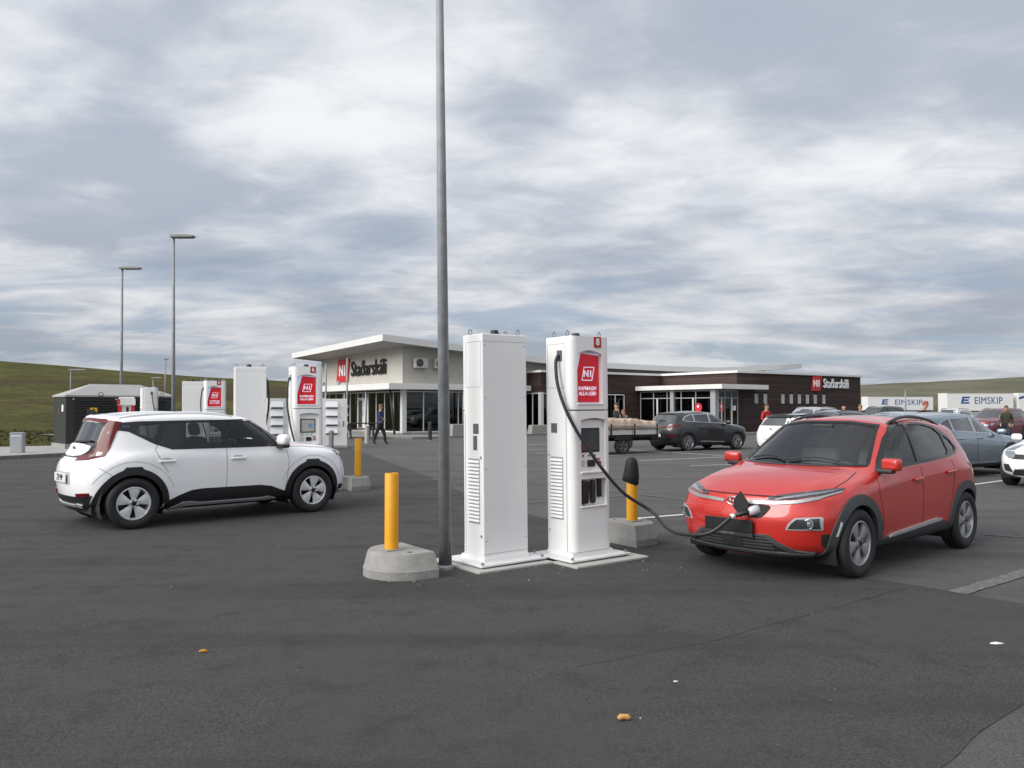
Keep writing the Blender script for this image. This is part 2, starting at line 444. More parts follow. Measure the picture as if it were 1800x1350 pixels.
def cut_hole(bm, poly, axis, sign, ymin=0.0):
    ia, ib, ic = {'y': (0, 2, 1), 'x': (1, 2, 0), 'z': (0, 1, 2)}[axis]
    us = [p[0] for p in poly]; vv = [p[1] for p in poly]; pad = .04
    def near(f):
        c = f.calc_center_median()
        return min(us) - pad < c[ia] < max(us) + pad and min(vv) - pad < c[ib] < max(vv) + pad and f.normal[ic] * sign > 0.02 and c[ic] * sign > ymin
    n = len(poly)
    for i in range(n):
        a = poly[i]; b = poly[(i + 1) % n]
        co = Vector((0, 0, 0)); co[ia] = a[0]; co[ib] = a[1]
        nr = Vector((0, 0, 0)); nr[ia] = b[1] - a[1]; nr[ib] = a[0] - b[0]
        if nr.length < 1e-6: continue
        mu, mv = (a[0] + b[0]) / 2, (a[1] + b[1]) / 2; ln = math.hypot(b[0] - a[0], b[1] - a[1]) / 2 + .06
        fs = [f for f in bm.faces if near(f) and abs(f.calc_center_median()[ia] - mu) < ln + .05 and abs(f.calc_center_median()[ib] - mv) < ln + .05]
        es = {e for f in fs for e in f.edges}; vt = {v for f in fs for v in f.verts}
        bmesh.ops.bisect_plane(bm, geom=fs + list(es) + list(vt), dist=1e-5, plane_co=co, plane_no=nr.normalized())
    kill = []
    for f in bm.faces:
        c = f.calc_center_median()
        if c[ic] * sign > ymin and f.normal[ic] * sign > 0.0 and inside((c[ia], c[ib]), poly): kill.append(f)
    bmesh.ops.delete(bm, geom=kill, context='FACES')
def mirror_poly(poly): return [(-u, v) for u, v in reversed(poly)]
def circle(cx, cy, r, n=36, a0=0, a1=360):
    full = abs(a1 - a0) >= 360
    return [(cx + r * math.cos(R(a0 + (a1 - a0) * k / (n if full else n - 1))), cy + r * math.sin(R(a0 + (a1 - a0) * k / (n if full else n - 1)))) for k in range(n)]
def arch_poly(cx, cz, ri, ro, zlow, n=26, ro_f=None):
    """wheel-arch cladding: ring from zlow in front, over the wheel, to zlow behind"""
    def arc(r):
        a = math.degrees(math.asin(max(-.99, min(.99, (zlow - cz) / r)))); return [(cx + r * math.cos(R(a + (180 - 2 * a) * k / n)), cz + r * math.sin(R(a + (180 - 2 * a) * k / n))) for k in range(n + 1)]
    return arc(ro) + list(reversed(arc(ri)))

# wheels ------------------------------------------------------------
def tyre_mesh(r, w, rim_r):
    prof = [(rim_r, -w * .40), (rim_r + .012, -w * .47), ((r + rim_r) / 2, -w * .5), (r - .028, -w * .475), (r - .010, -w * .41), (r - .001, -w * .33), (r, -w * .12), (r - .006, -w * .11), (r - .006, -w * .09), (r, -w * .08),
            (r, w * .08), (r - .006, w * .09), (r - .006, w * .11), (r, w * .12), (r - .001, w * .33), (r - .010, w * .41), (r - .028, w * .475), ((r + rim_r) / 2, w * .5), (rim_r + .012, w * .47), (rim_r, w * .40)]
    m = MB().lathe(prof, 40, 0, 'y'); return m.mesh('tyre', plain('tyre rubber', (.018, .018, .018), .75, var=.25, vscale=30, bump=.3, bscale=120), True)
def rim_mesh(r, w, n, spread, style, mat_face, mat_dark):
    """outer side is -y. n spokes; spread = half angle of a spoke at the rim (deg)"""
    m = MB()
    m.lathe([(r, w * .40), (r - .004, -w * .42), (r - .016, -w * .44), (r - .022, -w * .40), (r - .035, w * .1), (r - .035, w * .38)], 40, 0, 'y')
    m.lathe([(r - .03, -w * .02), (0.0, -w * .02)], 40, 1, 'y')                 # dark drum behind the spokes
    for k in range(n):
        a = 2 * math.pi * k / n + .25
        def P(rr, da, y): return (rr * math.cos(a + da), y, rr * math.sin(a + da))
        s = R(spread); yo = -w * .40
        r0 = .045; r1 = r - .012
        hub = R(spread * (1.05 if style == 'paddle' else 2.2))
        rows = [(r0, hub, yo + .004), (lerp(r0, r1, .35), lerp(hub, s, .35), yo + .001), (lerp(r0, r1, .75), s * .98, yo - .002), (r1, s, yo + .002)]
        vs = []
        for rr, da, y in rows: vs += [P(rr, -da, y + .007), P(rr, -da * .55, y), P(rr, da * .55, y), P(rr, da, y + .007), P(rr, da, y + .035), P(rr, -da, y + .035)]
        fs = []
        for i in range(3):
            for q in range(6): fs.append((i * 6 + q, i * 6 + (q + 1) % 6, i * 6 + 6 + (q + 1) % 6, i * 6 + 6 + q))
        m.add(vs, fs, 0)
    m.lathe([(.062, -w * .30), (.062, -w * .415), (.050, -w * .43), (.0, -w * .43)], 20, 0, 'y')
    m.lathe([(.034, -w * .43), (.030, -w * .445), (.0, -w * .445)], 16, 1, 'y')
    for k in range(5):
        a = 2 * math.pi * (k + .5) / 5; m.lathe([(.011, -w * .41), (.011, -w * .44), (0, -w * .44)], 8, 1, 'y', c=(.047 * math.cos(a), 0, .047 * math.sin(a)))
    me = m.mesh('rim', [mat_face, mat_dark], False); auto_smooth(me, 30); return me
WHEELS = {}
def add_wheels(root, wb, track, r, rim_r, w=.215, n=5, spread=17, style='paddle', mat=None, dark=None, steer=0, which=(1, -1)):
    key = (r, rim_r, w, n, spread, style, mat.name)
    if key not in WHEELS: WHEELS[key] = (tyre_mesh(r, w, rim_r), rim_mesh(rim_r, w, n, spread, style, mat, dark or plain('rim dark', (.02, .02, .022), .5)))
    ty, rm = WHEELS[key]
    for x in (wb / 2, -wb / 2):
        for s in (-1, 1):
            o = bpy.data.objects.new('wheel', ty); link(o, root); o.location = (x, s * (track / 2), r)
            o.rotation_euler = (0, random.random() * 6, (math.pi if s > 0 else 0) + (steer if x > 0 else 0))
            q = bpy.data.objects.new('rim', rm); link(q, o)
def wheel_wells(root, wb, r, hw, mat):
    for x in (wb / 2, -wb / 2):
        for s in (-1, 1):
            m = MB(); n = 16; vs = []; fs = []
            for k in range(n + 1):
                a = R(-25 + 230 * k / n)
                for y in (.42, hw - .05): vs.append((x + r * math.cos(a), s * y, .33 + r * math.sin(a)))
            fs = [(2 * k, 2 * k + 1, 2 * k + 3, 2 * k + 2) for k in range(n)]
            m.add(vs, fs); c = [(x, s * .42, .33)] + [vs[2 * k] for k in range(n + 1)]
            m.add(c, [(0, k + 1, k + 2) for k in range(n)])
            m.obj('wheel_well', mat, root)
def blob(name, c, d, mat, parent, bev=.4, rz=0, rx=0, ry=0, taper=1.0, seg=4):
    o = MB().box((0, 0, 0), d, taper=taper).obj(name, mat, parent, bevel=min(d) * bev, seg=seg, loc=c)
    o.rotation_euler = (rx, ry, rz); auto_smooth(o.data, 180); o.modifiers['bevel'].limit_method = 'NONE'
    return o
def interior(root, belt=1.0, floor=.35, cloth=None, wheel_side=1, seats_x=(.05, -.80), hwid=.62):
    dk = plain('car interior', (.05, .05, .052), .8, var=.2); cl = cloth or plain('car seat cloth', (.13, .13, .135), .85, var=.2)
    box_obj('cabin_floor', (-.35, 0, floor), (2.5, 1.36, .06), dk, root)
    for x in seats_x:
        for s in (-1, 1):
            st = blob('seat', (x + .05, s * .36, floor + .2), (.5, .50, .20), cl, root, .3)
            bk = blob('seat_back', (x - .27, s * .36, floor + .52), (.14, .48, .62), cl, root, .4, ry=R(-14))
            blob('headrest', (x - .37, s * .36, floor + .93), (.10, .25, .18), cl, root, .45, ry=R(-10))
    m = MB(); m.prism([(1.05, floor + .2), (1.05, belt - .06), (.78, belt - .03), (.60, belt - .08), (.55, belt - .25), (.66, floor + .3)], -.68, .68, axis='y')
    m.obj('dashboard', dk, root, bevel=.02)
    c = Vector((.50, wheel_side * .36, belt - .10)); ax = Vector((-.88, 0, .47)).normalized(); a1 = Vector((0, 1, 0)); a2 = ax.cross(a1)
    m = MB().tube([c + (a1 * math.cos(t) + a2 * math.sin(t)) * .185 for t in [2 * math.pi * k / 28 for k in range(28)]], .016, 8, closed=True)
    for t in (0, 2.1, 4.2): m.tube([c, c + (a1 * math.cos(t) + a2 * math.sin(t)) * .18], .02, 6)
    m.obj('steering_wheel', dk, root, smooth=True)
def finish_body(bm, name, mats, root, solid=.025):
    me = bpy.data.meshes.new(name); bm.to_mesh(me); bm.free()
    for m in mats: me.materials.append(m)
    me.polygons.foreach_set('use_smooth', [True] * len(me.polygons)); me.update()
    o = bpy.data.objects.new(name, me); link(o, root)
    if solid:
        s = o.modifiers.new('skin', 'SOLIDIFY'); s.thickness = solid; s.offset = -1; s.use_even_offset = False; s.material_offset = 1; s.material_offset_rim = 1
    return o
def paint(name, col, metal=0.0, flake=0.0, rough=.42):
    return plain(name, col, rough, metal=metal, coat=1.0, var=.04, vscale=2.5, coat_rough=.04)
# ------------------------------------------------------------------ ground, hills, lot
def gmix(N, Lk, f, a, b):
    n = N.new('ShaderNodeMix'); n.data_type = 'RGBA'
    if isinstance(f, (int, float)): n.inputs[0].default_value = f
    else: Lk.new(f, n.inputs[0])
    for i, v in ((6, a), (7, b)):
        if isinstance(v, tuple): n.inputs[i].default_value = (*v, 1)
        else: Lk.new(v, n.inputs[i])
    return n.outputs[2]
def gnoise(N, Lk, vec, scale, detail=5, rough=.6, dist=0, kind='noise'):
    t = N.new('ShaderNodeTexNoise' if kind == 'noise' else 'ShaderNodeTexVoronoi'); t.inputs['Scale'].default_value = scale
    if kind == 'noise':
        t.inputs['Detail'].default_value = detail; t.inputs['Roughness'].default_value = rough; t.inputs['Distortion'].default_value = dist
    Lk.new(vec, t.inputs['Vector']); return t.outputs[0]
def gramp(N, Lk, v, lo, hi, a=0., b=1.):
    n = N.new('ShaderNodeMapRange'); n.interpolation_type = 'SMOOTHSTEP'; n.inputs[1].default_value = lo; n.inputs[2].default_value = hi; n.inputs[3].default_value = a; n.inputs[4].default_value = b
    Lk.new(v, n.inputs[0]); return n.outputs[0]
def asphalt(name, base, chip, worn, wornamt):
    m, nt, b = _nodes(name); N = nt.nodes; Lk = nt.links
    tc = N.new('ShaderNodeTexCoord'); v = tc.outputs['Object']
    c1 = gnoise(N, Lk, v, 130, 4, .7); c2 = gnoise(N, Lk, v, 210, kind='voronoi'); big = gnoise(N, Lk, v, .35, 6, .62, .6); mid = gnoise(N, Lk, v, 2.3, 6, .7, .3)
    col = gmix(N, Lk, gramp(N, Lk, c1, .36, .66), tuple(c * .8 for c in base), chip)
    g2 = gnoise(N, Lk, v, 48, 5, .75); col = gmix(N, Lk, gramp(N, Lk, g2, .50, .62, 0, .8), col, tuple(c * .50 for c in base)); col = gmix(N, Lk, gramp(N, Lk, g2, .46, .34, 0, .7), col, tuple(c * 1.9 for c in base))
    col = gmix(N, Lk, gramp(N, Lk, big, .40, .68, 0, wornamt), col, worn)
    dark = tuple(c * .62 for c in base)
    col = gmix(N, Lk, gramp(N, Lk, mid, .52, .74, 0, .65), col, dark)
    col = gmix(N, Lk, gramp(N, Lk, gnoise(N, Lk, v, .9, 7, .6, 1.2), .55, .70, 0, .35), col, tuple(c * 1.5 for c in base))
    mp = N.new('ShaderNodeMapping'); mp.inputs['Rotation'].default_value = (0, 0, R(-48)); mp.inputs['Scale'].default_value = (.10, 1.0, 1); Lk.new(v, mp.inputs[0])
    tr = gnoise(N, Lk, mp.outputs[0], 1.3, 5, .6, .3); col = gmix(N, Lk, gramp(N, Lk, tr, .50, .66, 0, .42), col, tuple(c * .60 for c in base)); col = gmix(N, Lk, gramp(N, Lk, tr, .46, .32, 0, .35), col, tuple(c * 1.55 for c in base))
    du = gnoise(N, Lk, v, 3.1, 9, .72, .4); col = gmix(N, Lk, gramp(N, Lk, du, .66, .76, 0, .55), col, (.15, .14, .125))
    spk = gnoise(N, Lk, v, 75, 2, .5); col = gmix(N, Lk, gramp(N, Lk, spk, .69, .76, 0, .7), col, tuple(min(1, c * 3.2) for c in base))
    Lk.new(col, b.inputs['Base Color']); b.inputs['Specular IOR Level'].default_value = .35
    Lk.new(gramp(N, Lk, mid, .3, .7, .78, .95), b.inputs['Roughness'])
    bp = N.new('ShaderNodeBump'); bp.inputs['Strength'].default_value = .9; bp.inputs['Distance'].default_value = .012
    ad = N.new('ShaderNodeMath'); ad.operation = 'ADD'; Lk.new(c1, ad.inputs[0]); Lk.new(c2, ad.inputs[1]); Lk.new(ad.outputs[0], bp.inputs['Height']); Lk.new(bp.outputs[0], b.inputs['Normal'])
    return m
M_asph_old = asphalt('old asphalt', (.088, .087, .086), (.17, .168, .165), (.118, .116, .113), .9)
M_asph_new = asphalt('new asphalt', (.049, .0465, .0455), (.118, .113, .110), (.070, .0665, .0645), .9)
def grass_mat():
    m, nt, b = _nodes('hill grass'); N = nt.nodes; Lk = nt.links
    tc = N.new('ShaderNodeTexCoord'); v = tc.outputs['Object']
    mp = N.new('ShaderNodeMapping'); mp.inputs['Scale'].default_value = (1, 1, 5); Lk.new(v, mp.inputs[0]); v2 = mp.outputs[0]
    big = gnoise(N, Lk, v2, .022, 7, .62, .8); mid = gnoise(N, Lk, v2, .10, 8, .72, 1.2); fine = gnoise(N, Lk, v, 1.6, 7, .75)
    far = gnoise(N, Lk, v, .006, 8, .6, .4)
    col = gmix(N, Lk, gramp(N, Lk, mid, .36, .66), (.058, .062, .016), (.112, .104, .034))
    col = gmix(N, Lk, gramp(N, Lk, big, .47, .57, 0, .9), col, (.068, .050, .028))
    col = gmix(N, Lk, gramp(N, Lk, gnoise(N, Lk, v2, .34, 8, .78, .6), .50, .66, 0, .85), col, (.026, .029, .012))
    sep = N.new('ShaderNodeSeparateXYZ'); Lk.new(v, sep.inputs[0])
    col = gmix(N, Lk, gramp(N, Lk, sep.outputs[1], 300, 900, 0, .8), col, gmix(N, Lk, gramp(N, Lk, far, .4, .62), (.105, .108, .078), (.155, .150, .115)))  # dry far grass, also paled with distance in place of haze
    col = gmix(N, Lk, gramp(N, Lk, fine, .45, .75, .0, .35), col, (.13, .120, .045))
    Lk.new(col, b.inputs['Base Color']); b.inputs['Roughness'].default_value = .95; b.inputs['Specular IOR Level'].default_value = .1
    bp = N.new('ShaderNodeBump'); bp.inputs['Strength'].default_value = 1; bp.inputs['Distance'].default_value = 1.2; fine = gnoise(N, Lk, v, .55, 8, .7); Lk.new(fine, bp.inputs['Height']); Lk.new(bp.outputs[0], b.inputs['Normal'])
    return m
M_grass = grass_mat()
def sstep(a, b, x):
    t = max(0, min(1, (x - a) / (b - a))); return t * t * (3 - 2 * t)
LOT = [(-17.2, -14), (60, -14), (130, 60), (150, 230), (60, 230), (30, 120), (-5, 75), (-24, 58), (-30, 52), (-14.2, 33.5), (-13.0, 29.5), (-15.2, 27.9), (-16.3, 26.0)]
def terrain_h(x, y):
    n1 = noise.noise(Vector((x * .012, y * .012, 0))); n2 = noise.noise(Vector((x * .05, y * .05, 3)))
    A = max(0, min(15, 4.3 - .059 * x + 1.2 * n1 + .9 * sstep(-60, -120, x)))
    # distance left of / behind the lot decides where the slope starts
    s = sstep(0, 1, (y - 46 - .25 * max(0, x + 20)) / 130.0) if x < 60 else 0
    left = sstep(-30, -140, x) * sstep(20, 90, y)
    h = A * max(s, left * .8) * (1 - .0 * n2) + n2 * .35 * sstep(50, 90, y) * (1 if x < 40 else .2)
    far = (max(14, min(74, 14 + .047 * x)) + 5 * noise.noise(Vector((x * .004, 5, 0))) + 3 * noise.noise(Vector((x * .015, 9, 0)))) * sstep(500, 1500, y)
    side = 30 * sstep(500, 2200, -x)
    return h + max(far, side) - .10
def worn_paint(name, col, base, lo, hi):
    m, nt, b = _nodes(name); N = nt.nodes; Lk = nt.links; tc = N.new('ShaderNodeTexCoord'); v = tc.outputs['Object']
    f = gramp(N, Lk, gnoise(N, Lk, v, 14, 8, .78), lo, hi); c = gmix(N, Lk, f, base, col)
    Lk.new(c, b.inputs['Base Color']); b.inputs['Roughness'].default_value = .9; b.inputs['Specular IOR Level'].default_value = .3
    return m
def build_ground():
    def spaced(lo, hi, n, c, k): return sorted({round(c + (hi - c) * math.sinh(k * t) / math.sinh(k), 3) for t in [i / n for i in range(n + 1)]} | {round(c - (c - lo) * math.sinh(k * t) / math.sinh(k), 3) for t in [i / n for i in range(n + 1)]})
    xs = spaced(-5000, 5000, 90, -30, 6.5); ys = spaced(-3000, 7000, 100, 60, 6.5)
    vs = [(x, y, terrain_h(x, y)) for y in ys for x in xs]; nx = len(xs)
    fs = [(j * nx + i, j * nx + i + 1, (j + 1) * nx + i + 1, (j + 1) * nx + i) for j in range(len(ys) - 1) for i in range(nx - 1)]
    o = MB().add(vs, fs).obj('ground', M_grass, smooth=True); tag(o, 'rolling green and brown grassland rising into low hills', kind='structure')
    def sheet(name, poly, z, mat, res=2.0, parent=None, jit=0, edge=0.0):
        d = densify(poly, res)
        if jit: d = [(x + jit * noise.noise(Vector((x * 3, y * 3, 1))), y + jit * noise.noise(Vector((x * 3, y * 3, 7)))) for x, y in d]
        m = MB().add([(x, y, z) for x, y in d], [tuple(range(len(d)))]); 
        return m.obj(name, mat, parent)
    lot = sheet('parking_lot', LOT, 0, M_asph_old, 3); tag(lot, 'grey worn asphalt of the car park with faded white bay lines', kind='structure')
    new = [(-17.0, -13.5), (-12, -8.6), (1.86, 3.72), (2.55, 4.36), (4.85, 6.45), (4.36, 6.97), (3.55, 7.95), (3.3, 8.15), (2.25, 9.8), (1.2, 11.1), (.63, 11.9), (-.42, 14.7), (-1.2, 16.9), (-1.9, 19.4), (-3.3, 23.8), (-6.4, 33.0), (-7.6, 37.2), (-9.6, 37.6), (-13.6, 33.2), (-12.8, 29.3), (-15.0, 27.7), (-16.1, 25.9)]
    nw = sheet('new_asphalt', new, .004, M_asph_new, .12, jit=.025); tag(nw, 'darker fresh asphalt around the charging posts', kind='structure')
    wp = worn_paint('road paint white', (.56, .56, .55), (.10, .10, .10), .34, .50); wn = worn_paint('road paint worn', (.21, .21, .205), (.098, .097, .096), .46, .66); bl = plain('road paint blue', (.05, .16, .42), .8, var=.3)
    def g(px, py): 
        t = 1440 * 1.66 / (py - 717); return ((px - 900) / 1440 * t, t)
    # bay markings: ends measured on the ground, metres
    LN = [((1068, 801), (1300, 789), .10, wp), ((1105, 790.7), (1290, 802.5), .10, wp), ((1121, 810), (1293, 802.7), .10, wp), ((1212, 818.7), (1300, 816), .09, wp),
          ((900, 783), (1068, 777.5), .10, wp), ((900, 791.5), (1068, 787), .10, wp), ((944, 797), (1075, 794), .10, wp), ((1060, 861), (1101, 866), .09, wn), ((1055, 875), (1125, 868), .09, wn),
          ((1122, 869), (1215, 879), .09, wn), ((1115, 911.5), (1215, 903), .10, wp), ((1676, 1041), (1870, 983), .16, wn), ((721, 830.7), (780, 826.7), .09, wn), ((753, 844), (860, 838.5), .09, wn), ((925, 883.5), (980, 880), .09, wn),
          ((1700, 832), (1780, 836.5), .10, wp), ((1700, 853), (1770, 843.5), .10, wp), ((1725, 939), (1860, 949), .08, wn), ((1750, 762), (1800, 759), .10, wp), ((1790, 775), (1850, 771), .10, wp), ((1284, 764.5), (1330, 762), .55, bl),
          ((815, 797), (870, 795), .09, wn)]
    for (a, b, w, mt) in LN:
        p = Vector(g(*a)); q = Vector(g(*b)); t = (q - p).normalized(); n = Vector((-t.y, t.x)) * w / 2
        k = max(2, int((q - p).length / .12)); vs = []
        for i in range(k + 1):
            c = p.lerp(q, i / k); e = .22 * w if mt is wn else .06 * w
            vs += [(*(c + n * (1 + e / w * noise.noise(Vector((c.x * 9, c.y * 9, 2))))), .008), (*(c - n * (1 + e / w * noise.noise(Vector((c.x * 9, c.y * 9, 5))))), .008)]
        MB().add(vs, [(2 * i, 2 * i + 1, 2 * i + 3, 2 * i + 2) for i in range(k)]).obj('parking_line', mt, lot)
    # joints and cracks in the fresh asphalt
    jm = plain('asphalt joint', (.044, .041, .039), .95, var=.6, vscale=8)
    for pts, w in (([(1010, 1169), (1250, 1124), (1420, 1078), (1595, 1031)], .009),):
        d = densify([g(*p) for p in pts], .06, False); vs = []
        for i, c in enumerate(d):
            c = Vector(c); t = (Vector(d[min(i + 1, len(d) - 1)]) - Vector(d[max(i - 1, 0)])).normalized(); n = Vector((-t.y, t.x)); c = c + n * .03 * noise.noise(Vector((c.x * 4, c.y * 4, 0))); ww = w * (.5 + .5 * abs(noise.noise(Vector((c.x * 7, c.y * 7, 4)))) * 2)
            vs += [(*(c + n * ww / 2), .0075), (*(c - n * ww / 2), .0075)]
        MB().add(vs, [(2 * i, 2 * i + 1, 2 * i + 3, 2 * i + 2) for i in range(len(d) - 1)]).obj('asphalt_joint', jm, nw)
    # concrete kerb and paving by the kiosk
    conc = plain('kerb concrete', (.16, .16, .16), .9, var=.3, vscale=4, bump=.5, bscale=60)
    path = [(-17.3, -14), (-17.3, 24.5), (-16.4, 26.1), (-15.3, 28.0), (-13.1, 29.6), (-14.3, 33.6)]
    kb = bpy.data.objects.new('kerb', None); link(kb); tag(kb, 'grey concrete kerb along the left edge of the asphalt', kind='structure')
    d = densify(path, 1.0, False)
    for a, b in zip(d, d[1:]):
        a = Vector(a); b = Vector(b); c = (a + b) / 2; ang = math.atan2(b.y - a.y, b.x - a.x)
        if a.y < 4: continue
        box_obj('kerb_stone', (c.x, c.y, .055), ((b - a).length - .012, .15, .15), conc, kb, bevel=.012, rz=ang)
    pv = MB().prism([(-22.5, 27.2), (-16.55, 26.4), (-15.45, 28.2), (-13.3, 29.8), (-14.4, 33.6), (-16.5, 35.5), (-21.5, 31.5)], -.05, .115).obj('pavement', plain('pale paving concrete', (.30, .295, .285), .9, var=.2, vscale=1.5, bump=.4, bscale=40)); tag(pv, 'pale concrete paving under the dark kiosk', kind='structure')
    ft = MB().prism([(-60, 38.0), (-23, 35.0), (-23, 36.2), (-60, 39.4)], -.12, .06).obj('path', plain('gravel path', (.26, .25, .22), .95, var=.2, vscale=3)); tag(ft, 'pale narrow path crossing the grass behind the kiosk', kind='structure')
    lw = MB().add([(x, y, terrain_h(x, y) + .05) for x, y in [(-60, 24), (-17.5, 24), (-17.5, 27.0), (-22.5, 27.3), (-22.0, 31.2), (-21.0, 34.6), (-60, 37.8)]], [tuple(range(7))]).obj('lawn', plain('lawn grass', (.105, .110, .022), .95, var=.35, vscale=2.5, bump=.8, bscale=20)); tag(lw, 'mown yellow-green lawn between kerb and path', kind='structure')
    # tufts on the near slope
    random.seed(3); m = MB()
    for _ in range(3000):
        y = 38.5 + 20 * random.random(); x = -14 - random.random() * (y * .75 + 6)
        if inside((x, y), LOT) or (x > -24 and y < 37.5): continue
        z = terrain_h(x, y); s = (.06 + .09 * random.random()) * (1 + y / 140); a = random.random() * 6.28; c, sn = math.cos(a) * s, math.sin(a) * s; h = s * (.4 + random.random() * .6)
        if y < 40: h *= .5
        lx, ly = (random.random() - .5) * s, (random.random() - .5) * s
        m.add([(x - c, y - sn, z - .03), (x + c, y + sn, z - .03), (x + lx + c * .3, y + ly, z + h), (x - sn, y + c, z - .03), (x + sn, y - c, z - .03), (x + lx, y + ly - sn * .3, z + h * .9)], [(0, 1, 2), (3, 4, 5)], random.choice((0, 0, 1)))
    o = m.obj('grass_tufts', [plain('grass blade green', (.075, .088, .022), .9, var=.4, vscale=.6), plain('grass blade straw', (.115, .112, .038), .9, var=.3, vscale=.6), plain('grass blade dark', (.035, .045, .012), .9, var=.4)])
    tag(o, 'rough tufted grass on the near hillside', 'grass', kind='stuff')
    # grit scattered on the asphalt
    random.seed(5); m = MB()
    for _ in range(420):
        y = 2.2 + 9 * random.random() ** 1.3; x = (random.random() - .5) * y * 1.4; s = .0025 + .005 * random.random() ** 3
        m.box((x, y, .004 + s * .4), (s * 2, s * 1.5, s), rz=random.random() * 3, mi=0 if random.random() < .9 else 1, taper=.6)
    for _ in range(520):
        x = -1.4 + 3.2 * random.random(); y = 8.0 + .30 * x + random.gauss(0, .28); s = .003 + .006 * random.random() ** 2
        m.box((x, y, .004 + s * .4), (s * 2, s * 1.6, s), rz=random.random() * 3, mi=0 if random.random() < .93 else 1, taper=.6)
    o = m.obj('loose_grit', [plain('grit dark', (.05, .048, .045), .9), plain('grit pale', (.32, .31, .29), .9)]); tag(o, 'loose grit scattered on the asphalt', 'grit', kind='stuff')
build_ground()
M_blackplastic = plain('black plastic', (.022, .022, .024), .55, var=.15, vscale=14, bump=.08, bscale=300)
M_greyplastic = plain('grey plastic cladding', (.05, .054, .058), .55, var=.12, vscale=9, bump=.10, bscale=350)
M_gloss = plain('gloss black trim', (.010, .010, .011), .12, var=.02)
M_gap = plain('shut line', (.012, .011, .011), .8, var=.02)
M_chrome = plain('chrome trim', (.62, .63, .65), .22, metal=1.0, var=.05)
M_silver = plain('silver trim', (.46, .47, .49), .38, metal=.35, var=.06)
M_lampglass = plain('lamp glass', (.30, .31, .33), .10, metal=.6, coat=1, var=.35, vscale=26)
M_lampdark = plain('lamp housing dark', (.05, .052, .055), .15, metal=.3, coat=1, var=.4, vscale=22)
M_lampwhite = plain('lamp reflector', (.75, .77, .80), .2, metal=.3, coat=1, var=.05)
M_tail = plain('tail lamp red', (.105, .0015, .0025), .22, coat=0, var=.2, vscale=16, spec=.3)
M_plate = plain('plate white', (.72, .72, .70), .4, var=.06)
M_ink = plain('plate ink', (.02, .022, .03), .5, var=.03)
M_glass = glass_mat('car glass', (.84, .90, .88), .22)
M_glass_side = glass_mat('car side glass', (.88, .93, .91), .10)
M_glass_dark = glass_mat('privacy glass', (.24, .25, .26), .18)
M_winblack = plain('far car glass', (.016, .020, .021), .04, coat=1.0, var=.2, vscale=3, spec=1.0)
M_rimsilver = plain('alloy rim', (.42, .43, .45), .35, metal=.9, var=.08)
M_rimgrey = plain('alloy rim grey', (.36, .36, .37), .40, metal=.45, var=.08)
